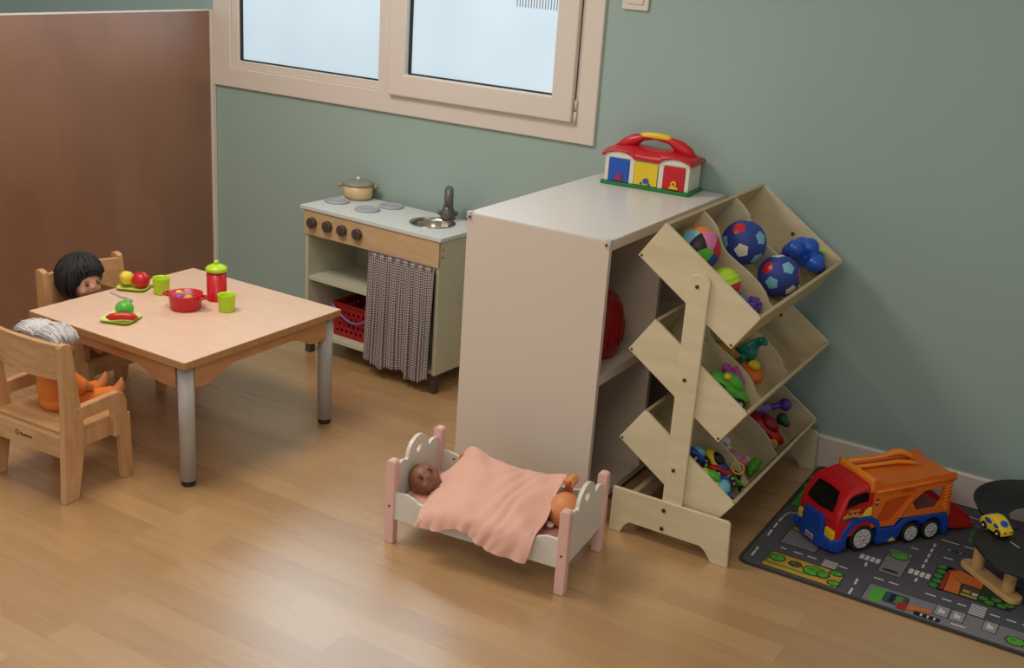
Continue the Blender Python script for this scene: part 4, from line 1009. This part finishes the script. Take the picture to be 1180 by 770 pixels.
# island with tree and marking
shp(rrect(.497, .574, -.695, -.515, .012, 4), 'matdk', 1); shp(rrect(.500, .571, -.692, -.518, .010, 4), 'matgrey', 2); tree(.535, -.553, .028, .022)
for k in range(5): q4(.512+k*.009, .518+k*.009, -.674, -.664, 'matblack', 3)
shp(circ(.535, -.669, .027, 16, .009), 'matdk', 2.5)
# house
shp([(.655, -.69), (.70, -.69), (.70, -.52), (.655, -.52)], 'matdk', 1)
for k in range(5): tree(.668+.004*(k % 2), -.672+k*.034, .013, .014, 'matgreen')
q4(.683, .90, -.69, -.52, 'matdk', 1)
shp([(.686, -.684), (.700, -.684), (.695, -.562), (.686, -.575)], 'matred', 6); shp([(.702, -.683), (.745, -.683), (.740, -.606), (.697, -.563)], 'matorange', 6)
shp([(.693, -.558), (.723, -.524), (.80, -.560), (.80, -.607), (.742, -.604)], 'matorange', 6); shp([(.686, -.571), (.695, -.556), (.725, -.522), (.715, -.52), (.69, -.545)], 'matred', 7)
q4(.749, .800, -.684, -.610, 'matbrown', 5); q4(.750, .798, -.680, -.668, 'matyel', 6); q4(.752, .775, -.655, -.64, 'matyel', 6); q4(.78, .797, -.66, -.645, 'matwhite', 6)
for (x, y) in ((.815, -.66), (.835, -.675), (.85, -.645), (.87, -.672), (.89, -.655)): tree(x, y, .014, .013, 'matgreen', 6)
# outlined car on the road
shp(rrect(.650, .710, -.418, -.388, .008, 3), 'matdk', 1); shp(rrect(.655, .705, -.414, -.392, .006, 3), 'matgrey', 2); shp(rrect(.668, .695, -.411, -.395, .004, 3), 'matdk', 3)
# parking strip along the front
shp([(.498, -.892), (.498, -.79), (.51, -.781), (1.70, -.781), (1.70, -.892)], 'matdk', 1); shp([(.502, -.892), (.502, -.792), (.512, -.785), (1.70, -.785), (1.70, -.892)], 'matgrey', 2)
q4(.517, .556, -.884, -.798, 'matgreen2', 3)
shp(rrect(.556, .628, -.868, -.800, .014, 4), 'matblack', 3); shp(rrect(.559, .625, -.865, -.803, .012, 4), 'matblue', 4); q4(.573, .588, -.86, -.808, 'matblack', 5); q4(.592, .612, -.858, -.81, 'matgreen', 5)
shp([(.602, -.884), (.63, -.884), (.63, -.838), (.602, -.843)], 'matred', 6); shp([(.632, -.872), (.703, -.848), (.695, -.832), (.632, -.842)], 'matorange', 6)
for k in range(6): q4(.664+k*.0095, .670+k*.0095, -.884, -.868, 'matwhite' if k % 2 else 'matblack', 6)
q4(.655, .73, -.888, -.864, 'matblack', 5)
for x in (.703, .748, .841, .99, 1.035):
    q4(x, x+.042, -.848, -.784, 'matblack', 4); q4(x+.002, x+.040, -.846, -.786, 'matgrey2', 5)
    q4(x+.012, x+.018, -.83, -.80, 'matwhite', 6); shp([(x+.018, -.828), (x+.030, -.828), (x+.030, -.812), (x+.018, -.806)], 'matwhite', 6)
tree(.937, -.85, .025, .021)
ln(.76, -.868, .80, -.868, .008, 'matwhite', 5)
# far side blocks (mostly behind the truck and the ramp)
q4(.70, 1.2, -.30, -.20, 'matgreen', 1); tree(.78, -.25, .03, .028); tree(1.0, -.25, .03, .028); q4(.95, 1.25, -.68, -.50, 'matgreen', 1); tree(1.02, -.6, .035, .03)
o = b.build('road_play_mat'); tag(o, 'dark grey children road play mat with printed streets and trees', 'play mat')
MT = .0085

# ------------------------------------------------------------------ toy truck. local x = forward from the front wheel, y = left side out, z up
fwd2 = Vector((-.593, -.805)); rz = math.atan2(fwd2.y, fwd2.x)
TR = thing('toy_truck', 'large red, blue and orange plastic car-transporter truck on the play mat', 'toy truck', (.419, -.608, MT), rz)
Wd = .200
# chassis
def chassis(y0, y1):
    pts = [(.118, .016), (.062, .016)]
    pts += [(0+.062*math.cos(R(a)), .045+.062*math.sin(R(a))) for a in range(-20, 201, 20)]
    pts += [(-.066, .016), (-.145, .016), (-.150, .030)]
    pts += [(-.203+.048*math.cos(R(a)), .034+.048*math.sin(R(a))) for a in range(0, 141, 20)]
    pts += [(-.288+.048*math.cos(R(a)), .034+.048*math.sin(R(a))) for a in range(40, 181, 20)]
    pts += [(-.342, .014), (-.362, .014), (-.362, .06), (-.345, .092), (-.170, .096), (-.140, .07), (-.070, .070), (-.060, .105), (-.02, .125), (.045, .125), (.078, .085), (.09, .055), (.124, .05), (.126, .03)]
    return pts
b = MB('blue'); b.plate(chassis(0, 0), 'y', -.022, 0, bev=.003); b.plate(chassis(0, 0), 'y', -Wd, -Wd+.022, bev=.003)
b.box(-.34, .09, -Wd+.02, -.02, .03, .06); b.build('chassis', TR)
bu = MB('blue'); pts = []
for i in range(17):
    t = i/16; y = -Wd-.002+(Wd+.004)*t; s_ = 2*t-1; pts.append((.100+.030*(1-abs(s_)**3.0), y))
bu.plate([(.075, -Wd-.002)]+pts+[(.075, .002)], 'z', .008, .054, bev=.005); bumper = bu.build('bumper', TR)
b = MB('silver', 'redd'); b.box(.1285, .1315, -.122, -.082, .018, .036, bev=.001); 
for k, hh in enumerate((.010, .006, .010, .008)): b.box(.1312, .1322, -.115+k*.0085, -.110+k*.0085, .022, .022+hh, mi=1)
b.build('number_plate', bumper)
# cab, loft of side profiles over the width with rounded sides
prof = [(.108, .050), (.114, .115), (.108, .138), (.094, .168), (.080, .198), (.068, .211), (.040, .224), (.0, .234), (-.026, .238), (-.03, .23), (-.03, .07), (.06, .06)]
bm = bmesh.new(); rings = []
ys = [(-Wd+.002, .90), (-Wd+.006, .97), (-Wd+.016, 1.0), (-Wd/2, 1.03), (-.016, 1.0), (-.006, .97), (-.002, .90)]
for y, k in ys:
    rings.append([bm.verts.new((-.03+(x+.03)*(.94+.06*((k-.9)/.13)), y+( (.012 if y < -Wd/2 else -.012)*max(0, (z-.14)/.11) if abs(y+Wd/2) > .05 else 0), z if z < .2 else .2+(z-.2)*(.62+.38*(k-.9)/.13))) for x, z in prof])
for a, c in zip(rings, rings[1:]):
    for i in range(len(prof)): f = bm.faces.new([a[i], a[(i+1) % len(prof)], c[(i+1) % len(prof)], c[i]]); f.smooth = False
bm.faces.new(rings[0][::-1]); bm.faces.new(rings[-1]); bmesh.ops.recalc_face_normals(bm, faces=bm.faces[:])
me = bpy.data.meshes.new('cab'); bm.to_mesh(me); bm.free(); me.materials.append(M['redp']); cab = bpy.data.objects.new('cab', me); COL.objects.link(cab); cab.parent = TR
bv = cab.modifiers.new('b', 'BEVEL'); bv.width = .005; bv.segments = 2; bv.limit_method = 'ANGLE'
def quadp(pts, m, name, parent, th=.002, n=None):
    P_ = [Vector(p) for p in pts]; nn = Vector(n).normalized() if n else (P_[1]-P_[0]).cross(P_[2]-P_[0]).normalized()
    t = MB(m); A = [t.bm.verts.new(p-nn*th) for p in P_]; B = [t.bm.verts.new(p+nn*th) for p in P_]; k = len(P_)
    t.bm.faces.new(A[::-1]); t.bm.faces.new(B)
    for i in range(k): t.bm.faces.new([A[i], A[(i+1) % k], B[(i+1) % k], B[i]])
    return t.build(name, parent)
def ws(y, t):  # point on windshield, t 0 bottom..1 top
    x = .1085+(.0805-.1085)*t; z = .140+(.203-.140)*t; return (x+.001, y, z)
quadp([ws(-.165, .02), ws(-.10, -.10), ws(-.035, .02), ws(-.040, .5), ws(-.050, 1), ws(-.10, 1.05), ws(-.150, 1), ws(-.160, .5)], 'glass_black', 'windscreen', cab, .003, (.9, 0, .42))
for s in (0, 1):
    y = lambda z: (-.0015-.012*max(0, (z-.14)/.11)) if s == 0 else (-Wd+.0015+.012*max(0, (z-.14)/.11))
    pw = [(.079, .163), (.073, .19), (.052, .203), (.006, .211), (-.003, .205), (-.003, .179), (.03, .176)]
    quadp([(a, y(z), z) for a, z in pw], 'glass_black', 'side_window', cab, .002, (0, 1 if s == 0 else -1, .12))
    q_ = [(-.022, .128), (-.022, .158)]+[(-.022+.034*math.sin(R(a)), .128+.030*math.cos(R(a))) for a in range(15, 91, 15)]
    quadp([(a, y(z)+(.0 if s == 0 else 0), z) for a, z in q_], 'lemon', 'door_emblem', cab, .0015, (0, 1 if s == 0 else -1, 0))
    g = MB('gold', 'blue'); yy = 0.0002 if s == 0 else -Wd-.0002
    hs = [.012, .016, .009, .014, .010, .015, .009, .012]
    for k, hh in enumerate(hs): g.box(.088-k*.0095-.006, .088-k*.0095, yy-.002, yy+.0014, .128+.004*math.sin(k*.5), .128+.004*math.sin(k*.5)+hh, mi=0)
    for k in range(5): g.box(.07-k*.009-.005, .07-k*.009, yy-.002, yy+.0014, .150, .157, mi=0)
    g.box(.03, .075, yy-.002, yy+.0012, .120, .125, mi=1)
    g.build('door_lettering', cab)
gr_ = MB('blue'); gr_.plate([(-.158, .050), (-.052, .050), (-.056, .108), (-.066, .116), (-.146, .116), (-.156, .108)], 'x', .105, .1265, bev=.003)
for k in range(5): gr_.box(.125, .1285, -.148, -.060, .056+k*.0115, .061+k*.0115)
gr_.build('grille', cab)
for (y0, y1) in ((-.050, -.008), (-Wd+.008, -.160)): MB('yellow').box(.098, .1175, y0, y1, .050, .084, bev=.005).build('headlight', cab)
# wheels
def wheel(x, y, r, rh, w):
    sy = 1 if y > -Wd/2 else -1
    o = MB('tyre').cyl((x, y, r), r, w, 'y', 36, bev=.004).build('wheel', TR)
    h = MB('hub'); mx = Matrix.Translation((x, y+sy*w/2, r)) @ Matrix.Rotation(-sy*PI/2, 4, 'X')
    h.lathe([(0, -.001), (rh, -.001), (rh, .002), (rh*.93, .003), (rh*.85, .0), (rh*.3, .001), (rh*.26, .004), (0, .0045)], seg=32, mx=mx)
    for k in range(8):
        a = k*PI/4; h.tube([(rh*.28*math.cos(a), rh*.28*math.sin(a), .0015), (rh*.9*math.cos(a), rh*.9*math.sin(a), .002)], rh*.085, 6, mx=mx)
    h.build('hub_cap', o)
for y in (-.012, -Wd+.012):
    wheel(.0, y, .047, .034, .026); wheel(-.203, y, .036, .026, .024); wheel(-.288, y, .036, .026, .024)
for y in (.0005, -Wd-.0005): quadp([(-.125, y, .034), (-.140, y, .020), (-.110, y, .020)], 'lemon', 'side_reflector', TR, .001, (0, 1, 0))
# orange carrier
side = [(-.032, .078), (-.128, .074), (-.150, .098), (-.345, .094), (-.362, .070), (-.356, .14), (-.350, .205), (-.362, .212), (-.364, .232), (-.34, .238), (-.25, .236), (-.15, .232), (-.06, .232), (-.032, .250), (-.020, .248), (-.026, .21)]
hole1 = [(-.215, .112), (-.300, .112), (-.318, .140), (-.318, .190), (-.236, .186), (-.190, .150)]
rec = [(-.050, .092), (-.110, .092), (-.165, .152), (-.185, .178), (-.120, .176), (-.075, .165)]
for (y0, y1) in ((-.018, -.006), (-Wd+.006, -Wd+.018)):
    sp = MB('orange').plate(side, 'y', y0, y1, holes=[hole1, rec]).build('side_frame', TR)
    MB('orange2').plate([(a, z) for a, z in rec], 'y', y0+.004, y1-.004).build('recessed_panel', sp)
    yo = y1 if y0 > -.1 else y0; sg = 1 if y0 > -.1 else -1
    e = MB('orange')
    e.tube([(-.030, yo, .206), (-.12, yo, .209), (-.24, yo, .214), (-.358, yo, .217)], .006, 8)
    for k in range(7): e.tube([(-.190-.006*k+.03, yo, .118+.009*k-.01), (-.168-.006*k+.03, yo, .112+.009*k-.01)], .0035, 6)
    for k in range(6): e.tube([(-.325, yo, .185-.012*k), (-.348, yo, .192-.012*k)], .0035, 6)
    for k in range(5): e.tube([(-.320-.004*k, yo, .11-.006*k+.01), (-.345-.003*k, yo, .122-.006*k+.01)], .0035, 6)
    e.build('molded_rib', sp)
    em = MB('redd', 'ivory', 'orange2')
    em.ell((-.042, yo, .170), (.0085, .0016, .013)); 
    for dx in (-.0035, .0035): em.ell((-.042+dx, yo+sg*.0015, .170), (.0028, .001, .0036), mi=1)
    em.build('round_emblem', sp)
    em = MB('orange2', 'ivory')
    for k in range(7): em.box(-.135-k*.0085-.0065, -.135-k*.0085, yo-.001, yo+.0012 if sg > 0 else yo+.001, .190+.002*(k % 2), .2005)
    em.box(-.095, -.088, yo-.0012, yo+.0012, .190, .197)
    em.build('side_lettering', sp)
MB('orange').plate([(-.03, .215), (-.03, .224), (-.34, .232), (-.36, .226), (-.36, .216)], 'y', -Wd+.018, -.018).build('upper_deck', TR)
MB('redd').plate([(-.06, .088), (-.06, .096), (-.36, .098), (-.36, .088)], 'y', -Wd+.018, -.018).build('lower_deck', TR)
MB('orangel').plate([(-.032, .208), (-.032, .248), (-.022, .255), (-.010, .246), (-.012, .205)], 'y', -Wd+.022, -.008, bev=.003).build('front_arch', TR)
# folded loading guard on top (far side)
b = MB('orangel')
b.tube([(-.030, -Wd+.040, .246), (-.12, -Wd+.042, .244), (-.17, -Wd+.046, .248), (-.20, -Wd+.050, .262), (-.235, -Wd+.055, .264), (-.27, -Wd+.06, .250), (-.285, -Wd+.065, .232)], [.009, .008, .009, .012, .012, .010, .008], 10)
b.tube([(-.030, -Wd+.07, .238), (-.12, -Wd+.068, .236), (-.20, -Wd+.085, .246), (-.25, -Wd+.095, .242), (-.285, -Wd+.10, .230)], .007, 10)
b.plate([(-.04, -Wd+.012), (-.16, -Wd+.012), (-.28, -Wd+.016), (-.28, -Wd+.05), (-.04, -Wd+.03)], 'z', .222, .243); b.build('top_guard', TR)
b = MB('orange2'); b.tube([(-.04, -Wd+.056, .243), (-.20, -Wd+.066, .251), (-.24, -Wd+.075, .252)], .004, 8); b.build('guard_groove', TR)
# red loading ramp at the rear
b = MB('redp'); b.plate([(-.358, .10), (-.350, .045), (-.40, .012), (-.50, .004), (-.505, .018), (-.44, .05), (-.385, .085)], 'y', -Wd+.02, -.02, bev=.004)
for y in (-.03, -Wd+.03): b.plate([(-.358, .115), (-.352, .07), (-.44, .035), (-.50, .015), (-.47, .055), (-.40, .105), (-.375, .12)], 'y', y-.006, y+.006, bev=.002)
b.build('loading_ramp', TR)

# ------------------------------------------------------------------ wooden ramp track with black road
RT = thing('toy_car_track', 'wooden-legged toy car track with curved black roadway on the play mat', 'toy track', (0, 0, MT-.001))
p0, p1 = Vector((.742, -.484)), Vector((.890, -.615)); d = (p1-p0).normalized(); n = Vector((-d.y, d.x))
def plank(a, c, w, z0, z1, m='base_wood'):
    dd = (c-a).normalized(); nn = Vector((-dd.y, dd.x)); out = []
    for k in range(9): t = R(90-180*k/8); q = c+(dd*math.cos(t)+nn*math.sin(t))*w; out.append((q.x, q.y))
    for k in range(9): t = R(-90-180*k/8); q = a+(dd*math.cos(t)+nn*math.sin(t))*w; out.append((q.x, q.y))
    return MB(m).plate(out, 'z', z0, z1, bev=.003)
plank(p0, p1, .028, 0, .018).build('base_plank', RT)
plank(Vector((.90, -.13)), Vector((1.06, -.13)), .028, 0, .018).build('base_plank', RT)
plank(Vector((1.14, -.615)), Vector((1.14, -.44)), .028, 0, .018).build('base_plank', RT)
ZD = .118
for (x, y, h) in ((.765, -.505, ZD), (.872, -.600, ZD), (.90, -.13, .125), (1.06, -.13, .125), (1.14, -.60, ZD), (1.14, -.45, ZD)):
    MB('base_wood').cyl((x, y, .018+(h-.018)/2), .019, h-.018, 'z', 24, bev=.002).build('support_post', RT)
# near straight deck
deck = [(.735, -.47), (.733, -.52), (.748, -.57), (.79, -.635), (.825, -.678), (.85, -.692), (.90, -.694), (1.22, -.694), (1.22, -.44), (.86, -.44), (.80, -.42)]
dk = MB('track').plate(deck, 'z', ZD, ZD+.012, bev=.004).build('road_deck', RT)
b = MB('matwhite')
for (x0, y0, x1, y1) in ((.842, -.49, .872, -.515), (.90, -.53, .935, -.545), (.965, -.55, 1.0, -.55), (1.03, -.55, 1.065, -.55)):
    dd = Vector((x1-x0, y1-y0)).normalized()*.002; b.poly([(x0+dd.y, y0-dd.x, ZD+.0125), (x1+dd.y, y1-dd.x, ZD+.0125), (x1-dd.y, y1+dd.x, ZD+.0125), (x0-dd.y, y0+dd.x, ZD+.0125)])
b.build('lane_marking', dk)
# banked bend
bm = bmesh.new(); cx, cy = .925, -.285; A0, A1, NA = 40, 232, 48; cs = [(.118, .008), (.118, .014), (.15, .014), (.19, .020), (.215, .034), (.231, .056), (.237, .054), (.222, .030), (.195, .012), (.15, .006)]
rg = []
for i in range(NA+1):
    a = R(A0+(A1-A0)*i/NA); zz = ZD+.004+.0*i
    rg.append([bm.verts.new((cx+r_*math.cos(a), cy+r_*math.sin(a), zz+z)) for r_, z in cs])
for a, c in zip(rg, rg[1:]):
    for k in range(len(cs)): f = bm.faces.new([a[k], a[(k+1) % len(cs)], c[(k+1) % len(cs)], c[k]]); f.smooth = False
bm.faces.new(rg[0]); bm.faces.new(rg[-1][::-1]); bmesh.ops.recalc_face_normals(bm, faces=bm.faces[:])
me = bpy.data.meshes.new('banked_bend'); bm.to_mesh(me); bm.free(); me.materials.append(M['track']); o = bpy.data.objects.new('banked_bend', me); COL.objects.link(o); o.parent = RT

# yellow car on the track
YC = thing('toy_car', 'small yellow wooden toy car with blue windows on the black track', 'toy car', (.790, -.452, MT+ZD+.0135), R(-38))
b = MB('yellow')
pr = [(-.050, .010), (-.052, .026), (-.044, .037), (-.026, .050), (-.004, .055), (.016, .050), (.034, .036), (.049, .026), (.052, .012), (.046, .007), (-.046, .007)]
b.plate(pr, 'y', -.022, .022, bev=.006, smooth=True); b.build('car_body', YC)
for s in (-1, 1):
    for x in (-.030, .030):
        w = MB('black', 'ivory').cyl((x, s*.021, .012), .0125, .008, 'y', 20, bev=.0015).cyl((x, s*.0255, .012), .004, .001, 'y', 10, mi=1).build('wheel', YC)
    b = MB('blue2'); b.ell((-.016, s*.0225, .035), (.016, .0014, .0085)); b.ell((.018, s*.0225, .032), (.011, .0014, .007)); b.build('side_window', YC)
b = MB('blue2'); b.ell((.028, 0, .0415), (.012, .015, .0022), rot=Euler((0, R(38), 0)).to_matrix()); b.ell((-.037, 0, .0435), (.011, .015, .0022), rot=Euler((0, R(-36), 0)).to_matrix()); b.build('windscreen', YC)
b = MB('redp')
for s in (-1, 1): b.ell((.0505, s*.013, .022), (.002, .004, .004))
b.build('headlight', YC)

# ------------------------------------------------------------------ camera
cam = bpy.data.cameras.new('camera'); co = bpy.data.objects.new('camera', cam); COL.objects.link(co)
cam.sensor_fit = 'HORIZONTAL'; cam.sensor_width = 36; cam.lens = 1327.089/1180*36; cam.clip_start = .05
r_ = Vector((0.8524351545991797, 0.5186954740361825, 0.0656453533607102)); u_ = Vector((-0.22275396706116185, 0.2467162433960482, 0.9431393138890228)); f_ = Vector((-0.4730063185222661, 0.8185878697237835, -0.3258510736196687))
mx = Matrix((r_, u_, -f_)).transposed().to_4x4(); mx.translation = Vector((1.072821380943369, -4.100597541112973, 1.8288851510922484)); co.matrix_world = mx
SC.camera = co

# ------------------------------------------------------------------ light
def area(name, loc, size, energy, color, rot=(0, 0, 0), sy=None):
    l = bpy.data.lights.new(name, 'AREA'); l.energy = energy; l.color = color; l.shape = 'RECTANGLE'; l.size = size; l.size_y = sy or size
    o = bpy.data.objects.new(name, l); COL.objects.link(o); o.location = loc; o.rotation_euler = rot; return o
area('ceiling_lamp_main', (-1.9, -1.75, 2.68), .9, 38, (1, .89, .77))
area('warm_fill_front', (.3, -3.6, 2.68), 1.2, 30, (1, .89, .74))  # added warm fill for the faces turned toward the camera, no real fixture
area('cool_fill_left', (-4.6, -4.6, 1.7), 1.6, 22, (.80, .88, 1), (R(78), 0, R(-50)))  # added cool fill for a bluish sheen on the partition, no window here
w = bpy.data.worlds.new('w'); SC.world = w; w.use_nodes = True; bg = w.node_tree.nodes['Background']; bg.inputs[0].default_value = (.62, .60, .58, 1); bg.inputs[1].default_value = .62
SC.view_settings.view_transform = 'Standard'; SC.view_settings.look = 'None'; SC.view_settings.exposure = 0
